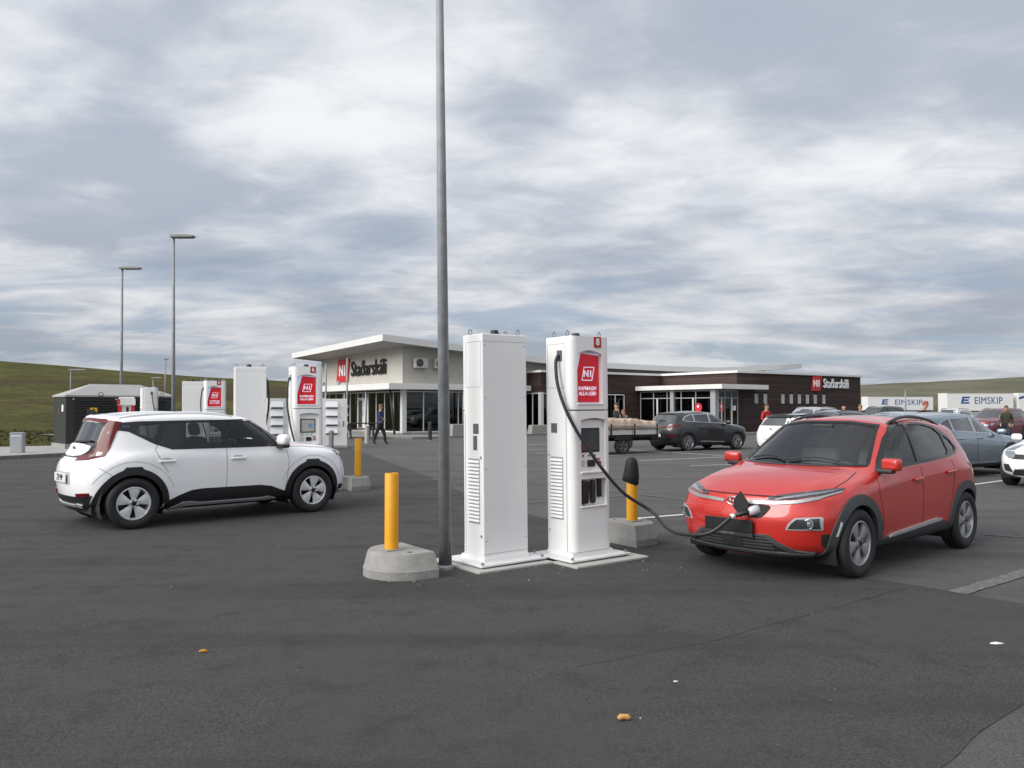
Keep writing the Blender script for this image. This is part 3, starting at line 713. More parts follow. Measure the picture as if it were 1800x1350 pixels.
# ------------------------------------------------------------------ the service building (local x = u along the front, y = v towards the back)
def build_station():
    B = thing('service_building', 'low roadside diner with beige glazed corner, brown timber wings and white butterfly roof', 'building', (-6.4, 48, 0), R(35))
    beige = plain('beige render', (.46, .44, .395), .9, var=.10, vscale=1.2, bump=.25, bscale=40)
    white = plain('white fascia metal', (.66, .66, .64), .5, var=.06, vscale=.8); soff = plain('soffit grey', (.35, .34, .33), .8, var=.08)
    wood = [plain('dark timber %d' % i, c, .75, var=.35, vscale=5, bump=.3, bscale=30) for i, c in enumerate(((.036, .018, .015), (.044, .022, .018), (.029, .015, .013), (.054, .028, .022)))]
    frame = plain('window frame white', (.58, .58, .57), .45, var=.04); frg = plain('window frame grey', (.30, .31, .32), .45, var=.04)
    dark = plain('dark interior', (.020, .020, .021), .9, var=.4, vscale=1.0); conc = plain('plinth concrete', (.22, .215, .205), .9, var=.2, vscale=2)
    gl = glass_mat('shop glass', (.30, .34, .34), .12)
    red = plain('sign red', (.52, .018, .022), .45, var=.05); black = plain('sign black', (.012, .012, .012), .5); lwhite = plain('sign white', (.80, .80, .80), .45)
    def bx(name, x0, x1, y0, y1, z0, z1, mat, bevel=0, parent=None): return box_obj(name, ((x0 + x1) / 2, (y0 + y1) / 2, (z0 + z1) / 2), (x1 - x0, y1 - y0, z1 - z0), mat, parent or B, bevel)
    RZ = [(-1.8, 5.83), (0, 5.70), (4, 5.40), (8, 5.02), (11, 4.84), (15, 4.74), (21, 4.69), (26, 4.72), (30, 4.92), (36.6, 5.34)]
    def rz(u):
        for a, b in zip(RZ, RZ[1:]):
            if u <= b[0]: return lerp(a[1], b[1], (u - a[0]) / (b[0] - a[0]))
        return RZ[-1][1]
    # roof slab
    us = [-1.8, 0, 2, 4, 6, 8, 9.5, 11, 13, 15, 18, 21, 24, 26, 28, 30, 33, 36.6]; m = MB(); vs = []
    for u in us:
        z = rz(u); vs += [(u, -1.0, z), (u, 13.5, z - .30), (u, 13.5, z - .66), (u, -1.0, z - .38)]
    n = len(us); fs = []; mi = []
    for i in range(n - 1):
        for k in range(4): fs.append((i * 4 + k, i * 4 + (k + 1) % 4, i * 4 + 4 + (k + 1) % 4, i * 4 + 4 + k)); mi.append(1 if k == 2 else 0)
    fs += [(3, 2, 1, 0), tuple(range(4 * n - 4, 4 * n))]; mi += [0, 0]
    m.add(vs, fs); m.mi = mi; m.obj('roof', [white, soff], B)
    # upper walls
    pts = [(0, 3.0)] + [(36, 3.0)] + [(u, rz(u) - .37) for u in reversed(us) if 0 <= u <= 36]
    MB().prism(pts, 0, .25, axis='y').obj('wall', beige, B)
    MB().prism([(0.25, 3.0), (12.5, 3.0), (12.5, rz(0) - .65), (0.25, rz(0) - .385)], 0, .25, axis='x').obj('wall', beige, B)
    bx('corner_joint', -.012, .012, -.012, .012, 3.1, 5.28, frg)
    # canopy band round the corner
    MB().prism([(-1.2, -.6), (8.9, -.6), (8.9, .0), (0.0, .0), (0.0, 12.5), (-1.2, 12.5)], 2.74, 3.09).obj('canopy', white, B, bevel=.01)
    for x, y in ((-.95, 3.0), (-.95, 6.2), (-.95, 9.4), (3.9, -.4), (7.6, -.4)): MB().tube([(x, y, .1), (x, y, 2.74)], .055, 10).obj('canopy_column', frg, B, smooth=True)
    # ground-floor glazing: mullions and panes one by one
    bx('plinth', -.05, 8.7, -.05, .30, 0, .20, conc); bx('plinth', -.05, .30, .30, 12.5, 0, .20, conc)
    def glaze_x(x0, x1, y, z0, z1, n, fr=frame, trans=None, par=None, t=.06, sgn=-1):
        w = (x1 - x0) / n; P_ = par or B
        bx('window_sill', x0, x1, y - .06, y + .06, z0 - .07, z0, fr, parent=P_); bx('window_head', x0, x1, y - .05, y + .05, z1, z1 + .07, fr, parent=P_)
        for i in range(n + 1): bx('mullion', x0 + i * w - t / 2, x0 + i * w + t / 2, y - .045, y + .045, z0, z1, fr, parent=P_)
        for i in range(n):
            bx('window_pane', x0 + i * w + t / 2, x0 + (i + 1) * w - t / 2, y - .006, y + .006, z0, z1, gl, parent=P_)
            if trans: bx('transom', x0 + i * w + t / 2, x0 + (i + 1) * w - t / 2, y - .04, y + .04, trans - .03, trans + .03, fr, parent=P_)
    def glaze_y(y0, y1, x, z0, z1, n, fr=frame, trans=None, par=None, t=.06):
        w = (y1 - y0) / n; P_ = par or B
        bx('window_sill', x - .06, x + .06, y0, y1, z0 - .07, z0, fr, parent=P_); bx('window_head', x - .05, x + .05, y0, y1, z1, z1 + .07, fr, parent=P_)
        for i in range(n + 1): bx('mullion', x - .045, x + .045, y0 + i * w - t / 2, y0 + i * w + t / 2, z0, z1, fr, parent=P_)
        for i in range(n):
            bx('window_pane', x - .006, x + .006, y0 + i * w + t / 2, y0 + (i + 1) * w - t / 2, z0, z1, gl, parent=P_)
            if trans: bx('transom', x - .04, x + .04, y0 + i * w + t / 2, y0 + (i + 1) * w - t / 2, trans - .03, trans + .03, fr, parent=P_)
    glaze_x(.22, 8.7, .12, .27, 2.60, 7); glaze_y(.22, 4.9, .12, .27, 2.60, 4); glaze_y(6.5, 12.4, .12, .27, 2.60, 5)
    bx('corner_column', -.06, .22, -.06, .22, .2, 2.74, frame)
    # glazed side door
    d = bx('door', .08, .16, 4.95, 6.45, .2, 2.2, frame); 
    glaze_y(-.64, -.02, -.02, -.80, .95, 1, frame, None, d, .05)
    bx('door_pane', -.055, -.045, .08, .64, -.82, .95, plain('door glass', (.05, .055, .06), .1), parent=d)
    MB().tube([(-.09, -.08, -.1), (-.09, -.08, .35)], .018, 6).obj('door_handle', M_chrome, d)
    glaze_y(4.95, 6.45, .12, 2.30, 2.60, 2)
    MB().tube([(-.5, .65, 2.74), (-.35, .35, .1)], .07, 8).obj('leaning_post', plain('dark post', (.03, .032, .034), .6), B, smooth=True)
    # rooms behind the glass
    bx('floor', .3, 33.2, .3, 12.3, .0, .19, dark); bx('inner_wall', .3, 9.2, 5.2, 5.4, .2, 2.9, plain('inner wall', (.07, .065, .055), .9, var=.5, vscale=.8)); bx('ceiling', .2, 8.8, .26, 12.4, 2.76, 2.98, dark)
    for i in range(4): box_obj('dining_table', (1.3 + i * 2, 1.4, .9), (1.1, .8, .05), plain('table top', (.10, .07, .05), .5), B); 
    for i in range(4): box_obj('table_leg', (1.3 + i * 2, 1.4, .54), (.08, .08, .70), dark, B)
    # brown wings: boards one above another, each its own strip
    random.seed(11)
    def clad_x(x0, x1, y, z0, z1, holes=(), h=.19):
        core = bx('wall', x0 + .02, x1 - .02, y + .03, y + .2, z0, z1, wood[2]) if not holes else None
        m = MB(); z = z0
        while z < z1 - .01:
            zt = min(z + h, z1); x = x0
            while x < x1 - .01:
                xe = min(x1, x + 2.2 + 3.5 * random.random())
                segs = [(x, xe)]
                for (hx0, hx1, hz0, hz1) in holes:
                    if zt > hz0 + .01 and z < hz1 - .01:
                        new = []
                        for a, b in segs:
                            if b <= hx0 or a >= hx1: new.append((a, b)); continue
                            if a < hx0: new.append((a, hx0))
                            if b > hx1: new.append((hx1, b))
                        segs = new
                mi = random.randrange(4)
                for a, b in segs:
                    if b - a > .03: m.box(((a + b) / 2, y + .015, (z + zt) / 2), (b - a - .006, .034 + .006 * random.random(), zt - z - .014), mi=mi)
                x = xe
            z = zt
        o = m.obj('cladding', wood, B); o['kind'] = 'stuff'
    def clad_y(y0, y1, x, z0, z1, h=.19):
        m = MB(); z = z0
        bx('wall', x + .03, x + .2, y0 + .02, y1, z0, z1, wood[2])
        while z < z1 - .01:
            zt = min(z + h, z1); m.box((x + .015, (y0 + y1) / 2, (z + zt) / 2), (.034 + .006 * random.random(), y1 - y0 - .006, zt - z - .014), mi=random.randrange(4)); z = zt
        o = m.obj('cladding', wood, B); o['kind'] = 'stuff'
    # wing one
    clad_x(9.0, 19.7, -1.5, 2.66, 3.92); clad_x(12.6, 19.7, -1.5, 0.05, 2.66, [(13.6, 16.25, .75, 2.62)]); clad_y(-1.5, .3, 9.0, 2.66, 3.92)
    bx('wall', 12.62, 13.6, -1.45, -1.3, .05, 2.66, wood[2]); bx('wall', 16.25, 19.7, -1.45, -1.3, .05, 2.66, wood[2]); bx('wall', 13.6, 16.25, -1.45, -1.3, .05, .75, wood[2])
    bx('coping', 8.9, 19.8, -1.62, -1.30, 3.92, 4.06, white, .01); bx('coping', 8.9, 9.25, -1.3, .0, 3.92, 4.06, white); bx('flat_roof', 9.1, 19.8, -1.3, .02, 3.80, 3.93, soff)
    glaze_x(9.2, 12.5, -1.38, .25, 2.56, 3); glaze_y(-1.3, .2, 9.08, .25, 2.56, 2); bx('plinth', 9.0, 12.6, -1.5, -1.2, 0, .18, conc); bx('corner_column', 8.96, 9.2, -1.52, -1.28, .18, 2.66, frame)
    glaze_x(13.7, 16.15, -1.44, .82, 2.52, 3); bx('inner_wall', 9.2, 19.6, .6, .75, .2, 2.7, dark)
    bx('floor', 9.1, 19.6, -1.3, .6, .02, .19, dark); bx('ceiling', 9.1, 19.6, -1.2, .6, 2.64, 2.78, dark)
    # wing two
    holes = [(u - .19, u + .19, 1.97, 2.60) for u in (21.65, 22.56, 24.4, 25.3, 26.2, 27.1, 28.0, 29.0)]
    clad_x(19.7, 33.5, -8.2, .05, 3.92, holes); bx('wall', 19.75, 33.45, -8.14, -8.0, .05, 1.96, wood[2]); bx('wall', 19.75, 33.45, -8.14, -8.0, 2.61, 3.9, wood[2])
    clad_y(-8.2, -1.3, 19.7, 2.95, 3.92); clad_y(-8.2, -1.3, 19.7, .05, 2.95); bx('wall', 33.3, 33.5, -8.15, 3, .05, 3.92, wood[0]); bx('wall', 19.9, 33.4, 2.8, 3.0, 0, 3.9, beige)
    bx('coping', 19.6, 33.62, -8.32, -7.98, 3.92, 4.07, white, .01); bx('coping', 19.58, 19.92, -7.98, -1.3, 3.92, 4.07, white); bx('coping', 33.28, 33.62, -7.98, 3.1, 3.92, 4.07, white); bx('flat_roof', 19.8, 33.4, -8, 2.9, 3.78, 3.93, soff)
    blind = plain('frosted pane', (.50, .50, .48), .4, var=.08)
    for (a, b, z0, z1) in holes:
        w = bx('window', a, b, -8.10, -8.06, z0, z1, blind); box_obj('window_frame', (0, -.03, -(z1 - z0) / 2 + .02), (b - a, .14, .05), frame, w)
        for s in (-1, 1): box_obj('window_frame', (s * ((b - a) / 2 - .02), -.03, 0), (.04, .12, z1 - z0), frame, w)
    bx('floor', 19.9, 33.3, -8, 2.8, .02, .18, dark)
    # vestibule and its canopy
    can = MB().prism([(17.1, -9.2), (21.6, -9.2), (21.6, -8.21), (19.68, -8.21), (19.68, -1.55), (17.1, -1.55)], 2.84, 3.13).obj('entrance_canopy', white, B, bevel=.01)
    glaze_y(-8.0, -1.7, 17.5, .15, 2.72, 5, frg, 2.30); glaze_x(17.75, 19.6, -8.3, .15, 2.72, 3, frg, 2.30)
    bx('entrance_column', 17.35, 17.7, -8.45, -8.05, 0, 2.84, frg); bx('entrance_column', 17.35, 17.62, -4.9, -4.6, 0, 2.84, frg)
    bx('inner_wall', 18.9, 19.0, -7.9, -1.7, .1, 2.7, dark); bx('floor', 17.6, 19.6, -8.2, -1.6, .02, .12, dark)
    for x in (17.98, 18.95): bx('door_leaf', x, x + .10, -8.38, -8.33, .12, 2.27, frame)
    for yy in (-3.4, -6.6): bx('door_leaf', 17.42, 17.46, yy, yy + .12, .12, 2.27, frame)
    for c, ax in (((17.43, -7.0, 1.68), 'x'), ((17.95, -8.36, 1.68), 'y')):
        st = MB().lathe([(.30, 0), (.30, .012), (0, .012)], 24, 0, ax).obj('round_sticker', plain('sticker red', (.55, .03, .045), .5), B, loc=(c[0] - (.02 if ax == 'x' else 0), c[1] - (.02 if ax == 'y' else 0), c[2]))
        if ax == 'y': st.rotation_euler[0] = 0
        M = face_matrix((-.015, 0, .06), (0, -1, 0), (0, 0, 1)) if ax == 'x' else face_matrix((0, -.015, .06), (1, 0, 0), (0, 0, 1))
        text_obj('sticker_mark', '★', .20, lwhite, st, M, depth=.004) if False else MB().box((-.02 if ax == 'x' else 0, -.02 if ax == 'y' else 0, .07), (.02, .14, .14) if ax == 'x' else (.14, .02, .14), rx=R(45) if ax == 'x' else 0, ry=R(45) if ax == 'y' else 0).obj('sticker_mark', lwhite, st)
    bx('notice', 19.12, 19.42, -8.34, -8.33, 1.5, 1.8, lwhite)
    # signs
    def sign(prefix, org, xdir, size_w, zc, text_w, th, rcol, tcol, gap):
        x = Vector(xdir); up = Vector((0, 0, 1)); nrm = x.cross(up); h = th
        par = [(0, -h / 2), (size_w * .86, -h / 2), (size_w, h / 2), (size_w * .14, h / 2)]
        M = face_matrix(org, xdir, (0, 0, 1))
        s = MB().prism(par, .02, .09).obj(prefix, red, B); s.matrix_local = M
        t = text_obj('sign_lettering', 'N1', h * .62, lwhite, s, Matrix.Translation((size_w * .50, -.02 * h, .10)), depth=.03, bold=.045)
        me = text_mesh('Staðarskáli', 1.0, .08, .004, 0, 1.0, 'LEFT')
        w = max(v.co.x for v in me.vertices) - min(v.co.x for v in me.vertices)
        t = text_obj('sign_lettering', 'Staðarskáli', 1.0, tcol, s, Matrix.Translation((size_w + gap, 0, .06)) @ Matrix.Diagonal((text_w / w, h * .92, 1, 1)), depth=.08, bold=.004, spacing=1.0, align='LEFT')
        return s
    sign('sign', (0, 9.6, 4.15), (0, -1, 0), 2.15, 0, 5.1, 1.50, red, black, .22)
    sign('sign', (27.45, -8.21, 3.36), (1, 0, 0), 1.15, 0, 3.0, 1.02, red, lwhite, .24)
    box_obj('sign_gap', (-.10, 7.75, 4.15), (.03, .10, 1.52), lwhite, B).rotation_euler[0] = R(0)
    # air-conditioning units
    for u in (.62, 1.95):
        ac = bx('air_conditioner', u, u + .82, -.42, -.12, 4.02, 4.60, plain('ac casing', (.50, .49, .46), .5, var=.06), .02)
        MB().lathe([(.23, -.012), (.23, .0), (.0, .0)], 24, 0, 'y').obj('fan_opening', plain('fan dark', (.03, .03, .03), .7), ac, loc=(-.12, -.155, 0))
        for k in range(4): MB().tube([(-.12 + .05 * k * math.cos(t), -.172, .05 * k * math.sin(t)) for t in [2 * math.pi * i / 20 for i in range(20)]] if k else [(-.36, -.172, 0), (.12, -.172, 0)], .006, 5, closed=bool(k)).obj('fan_guard', frg, ac)
        for s in (-.28, .28): box_obj('bracket', (s, .10, -.31), (.04, .34, .04), frg, ac)
        MB().tube([(.30, .1, -.28), (.31, .12, -.5), (.34, .12, -.9)], .02, 6).obj('pipe', frg, ac)
    for y in (10.0, 7.4):
        sp = box_obj('spotlight', (-.85, y, 3.30), (.16, .20, .22), frg, B, .02, rz=R(20)); MB().tube([(0, 0, -.22), (0, 0, 0)], .02, 6).obj('stem', frg, sp)
    for u, v in ((33, 2.0), (35, 2.0)): MB().tube([(u, v, 3.9), (u, v, rz(u) - .3)], .05, 8).obj('roof_prop', frg, B)
    MB().tube([(30.5, -6, 3.9), (30.5, -6, 4.35)], .05, 8).obj('vent_pipe', frg, B)
    # paving along the front
    m = MB().prism([(-4.4, -1.6), (-1.6, -4.2), (6.5, -3.4), (14.5, -2.9), (17.0, -9.6), (22.5, -9.8), (34.5, -9.4), (34.5, 4), (0, 13), (-4.4, 13)], -.04, .10)
    pv = m.obj('pavement', plain('front paving', (.20, .195, .185), .92, var=.2, vscale=1.2, bump=.3, bscale=30)); pv.location = (-6.4, 48, 0); pv.rotation_euler[2] = R(35); tag(pv, 'grey concrete paving along the front of the diner', kind='structure')
build_station()
# ------------------------------------------------------------------ charging posts (local: front faces -y)
M_cw = plain('charger white', (.80, .80, .79), .38, var=.04, vscale=2.5, coat=.2)
M_cdark = plain('charger black plastic', (.012, .012, .013), .45, var=.1)
M_cgrey = plain('charger grey window', (.12, .12, .125), .3, var=.2, vscale=20)
M_cgap = plain('charger panel gap', (.25, .25, .25), .7)
M_signred = plain('lit sign red', (.55, .010, .018), .35, var=.03, emis=((.75, .012, .022), .10))
M_signblue = plain('lit sign pale', (.62, .68, .85), .35, var=.03, emis=((.55, .64, .95), .22))
M_signtext = plain('lit sign lettering', (.8, .75, .85), .35, var=.02, emis=((.85, .75, .95), .22))
M_numred = plain('number red', (.42, .012, .016), .45, var=.04)
M_letter = plain('number white', (.8, .8, .8), .45, var=.02)
M_screen = plain('screen glass', (.05, .062, .064), .10, coat=.8, var=.35, vscale=5)
M_steel = plain('galvanised steel', (.25, .265, .275), .6, metal=.1, var=.30, vscale=7)
def fy(x):   # front cover profile with rounded vertical edges
    r = .075; a = abs(x) - (.29 - r)
    return -.222 + (0 if a <= 0 else r - math.sqrt(max(0, r * r - a * a)))
def cover(outer, holes, mat, name, parent, yback=-.150, res=.035):
    vo, tris, bnd = cdt_fill(outer, holes, res); n = len(vo)
    vs = [(x, fy(x), z) for x, z in vo] + [(x, yback if abs(x) < .27 else -.13, z) for x, z in vo]
    m = MB().add(vs, list(tris) + [(a, a + n, b + n, b) for a, b in bnd]); o = m.obj(name, mat, parent); auto_smooth(o.data, 40); return o
LOUV = None
def charger(number, label, loc, rz, lean=0, scale=1.0, cable=None, group=None, screen_on=False):
    global LOUV
    T = thing('charging_post', label, 'charger', loc, rz, group, scale=scale)
    if lean: T.rotation_euler = Matrix.Rotation(lean, 3, 'Y').to_4x4().to_3x3().__matmul__(Matrix.Rotation(rz, 3, 'Z')).to_euler()
    bp = box_obj('base_plate', (0, .0, .025), (.86, .72, .022), plain('base plate white', (.66, .66, .65), .5, var=.12, vscale=5), T, .006)
    for sx in (-1, 1):
        for sy in (-1, 1): MB().lathe([(.018, 0), (.018, .018), (.009, .018), (.009, .03), (0, .03)], 8).obj('bolt', M_steel, bp, loc=(sx * .39, sy * .32, .011))
    cab = MB().box((0, .03, 1.235), (.58, .35, 2.37)).obj('cabinet', M_cw, T, bevel=.010)
    box_obj('plinth', (0, .0, .055), (.585, .43, .05), M_cw, T, .004)
    # front cover: upper part with sign bay, lower door with screen bay and holster bay
    H = 2.42; arch = [(-.205, 1.69), (.165, 1.69), (.165, 2.225)] + [(lerp(.165, -.205, t), 2.225 + .045 * math.sin(math.pi * t)) for t in (.2, .4, .6, .8)] + [(-.205, 2.225)]
    cover([(-.29, 1.62), (.29, 1.62), (.29, H), (-.29, H)], [arch], M_cw, 'front_cover', T)
    lowarch = [(-.16, .955), (.205, .955), (.205, 1.505)] + [(lerp(.205, -.16, t), 1.505 + .022 * math.sin(math.pi * t)) for t in (.25, .5, .75)] + [(-.16, 1.505)]
    hol = [(-.165, .575), (.205, .575), (.205, .865), (-.165, .865)]
    cover([(-.29, .085), (.29, .085), (.29, 1.605), (-.29, 1.605)], [lowarch, hol], M_cw, 'front_door', T)
    box_obj('ledge', (.02, -.222, .935), (.385, .03, .022), M_cw, T, .006); box_obj('ledge', (.02, -.222, .565), (.385, .03, .018), M_cw, T, .006); box_obj('ledge', (-.02, -.217, 1.68), (.38, .03, .02), M_cw, T, .006)
    # bay floors
    sp = box_obj('sign_panel', (-.02, -.152, 1.965), (.365, .02, .54), M_signblue, T)
    r = MB().prism([(-.170, -.245), (.155, -.245), (.155, .245), (-.045, .262), (-.165, -.075)] if False else [(-.180, -.266), (.178, -.266), (.178, .250), (-.03, .268), (-.085, .268), (-.180, -.10)], -.018, -.011, axis='y').obj('red_panel', M_signred, sp)
    FM = lambda x, z, y=-.021: face_matrix((x, y, z), (1, 0, 0), (0, 0, 1))
    q = [(-.075, -.025), (.072, -.025), (.105, .118), (-.042, .118)]; fr = MB()
    for a, b in zip(q, q[1:] + q[:1]): fr.tube([(a[0], -.022, a[1]), (b[0], -.022, b[1])], .0055, 4)
    fr.obj('sign_frame', M_signtext, sp)
    text_obj('sign_lettering', 'N1', .10, M_signtext, sp, FM(.014, .045), depth=.003, bold=.035, sx=1.05)
    text_obj('sign_lettering', 'RAFMAGN', .056, M_signtext, sp, FM(.0, -.115), depth=.003, bold=.03, shear=.2, sx=1.0)
    text_obj('sign_lettering', 'ALLA LEIÐ', .056, M_signtext, sp, FM(.0, -.172), depth=.003, bold=.03, shear=.2, sx=1.0)
    if number:
        nb = box_obj('number_plate', (.095, -.224, 2.36), (.105, .008, .118), M_numred, T); text_obj('number_lettering', number, .105, M_letter, nb, FM(0, 0, -.006), depth=.003, bold=.03)
    pn = box_obj('control_panel', (.022, -.165, 1.23), (.362, .02, .55), M_cw, T)
    bez = box_obj('screen_bezel', (.005, -.178, 1.285), (.285, .012, .265), M_cdark, T, .004)
    sc = box_obj('screen', (0, -.008, 0), (.245, .006, .225), M_screen if not screen_on else plain('screen lit', (.20, .19, .18), .2, emis=((.30, .28, .26), .35)), bez)
    if screen_on: MB().lathe([(.042, 0), (.042, .004), (0, .004)], 24, 0, 'y').obj('screen_dial', plain('dial blue', (.08, .17, .32), .3, emis=((.08, .2, .45), .3)), bez, loc=(.045, -.016, 0))
    for x in (-.085, 0, .085): MB().lathe([(.010, .0), (.010, .008), (0, .008)], 10, 0, 'y').obj('button', M_cdark, T, loc=(x - .01, -.184, 1.115))
    box_obj('card_reader', (.02, -.182, 1.03), (.105, .02, .075), M_cdark, T, .006)
    for k in range(4): box_obj('notice', (-.10, -.1762, 1.055 - k * .018), (.05 if k != 1 else .07, .002, .007), plain('notice print', (.55, .25, .25), .6), T)
    box_obj('emergency_label', (.125, -.1762, 1.07), (.06, .002, .02), M_numred, T); MB().lathe([(.022, 0), (.022, .02), (.012, .026), (0, .026)], 14, 0, 'y').obj('emergency_button', M_numred, T, loc=(.13, -.200, 1.03))
    box_obj('holster_back', (.02, -.155, .72), (.368, .012, .288), M_cw, T)
    hs = MB().prism([(-.052, -.125), (.04, -.125), (.055, .05), (.065, .095), (.04, .125), (-.03, .13), (-.055, .10)], -.06, .0, axis='y').obj('holster', M_cdark, T, bevel=.015, loc=(-.09, -.160, .72))
    MB().prism(rrect(.06, .255, .028), -.045, 0, axis='y').obj('holster', plain('holster brown', (.035, .028, .032), .5), T, bevel=.01, loc=(.035, -.160, .72))
    MB().prism(rrect(.048, .20, .006), -.04, 0, axis='y').obj('holster', M_cdark, T, bevel=.006, loc=(.135, -.160, .755))
    # sides: vent slats, hatch outlines, small windows, cable outlet
    if LOUV is None: LOUV = MB().prism([(0, -.017), (.016, -.012), (.016, -.004), (0, .017)], -.098, .098, axis='y').mesh('vent_slat', M_cw)
    for s in (-1, 1):
        box_obj('vent_back', (s * .2905, .035, .765), (.003, .21, .68), plain('vent shade', (.34, .34, .34), .8), T)
        for k in range(17):
            o = bpy.data.objects.new('vent_slat', LOUV); link(o, T); o.location = (s * .290, .035, .455 + k * .0385); o.scale = (s, 1, 1)
        box_obj('side_window', (s * .291, .075, 1.42), (.004, .10, .105), M_cgrey, T)
        if s > 0: box_obj('side_window', (s * .291, .06, 1.27), (.004, .07, .15), M_cgrey, T, .001)
        for z in (1.86, 2.34): box_obj('panel_gap', (s * .2905, .035, z), (.0015, .28, .004), M_cgap, T)
        for yy in (-.105, .175): box_obj('panel_gap', (s * .2905, yy, 2.10), (.0015, .004, .48), M_cgap, T)
        box_obj('panel_gap', (s * .2905, -.125, .83), (.0015, .005, 1.5), M_cgap, T)
    box_obj('panel_gap', (0, .2055, .115), (.575, .0015, .004), M_cgap, T)
    box_obj('cable_outlet', (-.292, -.03, 2.21), (.012, .085, .12), M_cgrey, T, .004)
    for s, z in ((-1, 1.12), (1, 1.12), (-1, .30), (1, .30)): MB().lathe([(.014, 0), (.014, .006), (0, .006)], 10, 0, 'x').obj('lock', M_steel, T, loc=(s * .292 - (.003 if s < 0 else 0), .165, z))
    for z in (.25, 1.0, 1.75, 2.3):
        for x in (-.26, .26): MB().lathe([(.007, 0), (.007, .003), (0, .003)], 8, 0, 'y').obj('screw', M_cgap, T, loc=(x, .2055, z))
    box_obj('panel_gap', (0, .2055, 2.34), (.575, .0015, .003), M_cgap, T)
    # lifting eyes and beacon
    for sx in (-1, 1):
        for sy in (-.10, .13):
            if sx * sy > 0 and sx > 0: continue
            MB().tube([(.030 * math.cos(t), 0, .030 * math.sin(t)) for t in [2 * math.pi * i / 18 for i in range(18)]], .006, 6, closed=True).obj('lifting_eye', M_steel, T, smooth=True, loc=(sx * .235, sy, 2.455), rz=R(20))
    MB().lathe([(.055, 0), (.055, .02), (.045, .025), (.04, .055), (.0, .06)], 18).obj('beacon', M_cdark, T, loc=(.02, .05, 2.42))
    if cable:
        # cable given in post-local coordinates
        m = MB().tube(cable, .0185, 10); m.obj('cable', plain('cable rubber', (.016, .017, .018), .5, var=.1), T, smooth=True)
    return T
def bez(pts, n=40):
    """Catmull-Rom through points"""
    P = [Vector(p) for p in pts]; P = [P[0] * 2 - P[1]] + P + [P[-1] * 2 - P[-2]]; out = []
    for i in range(1, len(P) - 2):
        k = max(3, int(n / (len(P) - 3)))
        for j in range(k + (1 if i == len(P) - 3 else 0)):
            t = j / k; a, b, c, d = P[i - 1:i + 3]
            out.append(.5 * ((2 * b) + (c - a) * t + (2 * a - 5 * b + 4 * c - d) * t * t + (3 * b - a - 3 * c + d) * t ** 3))
    return out
# ------------------------------------------------------------------ the two charging cars

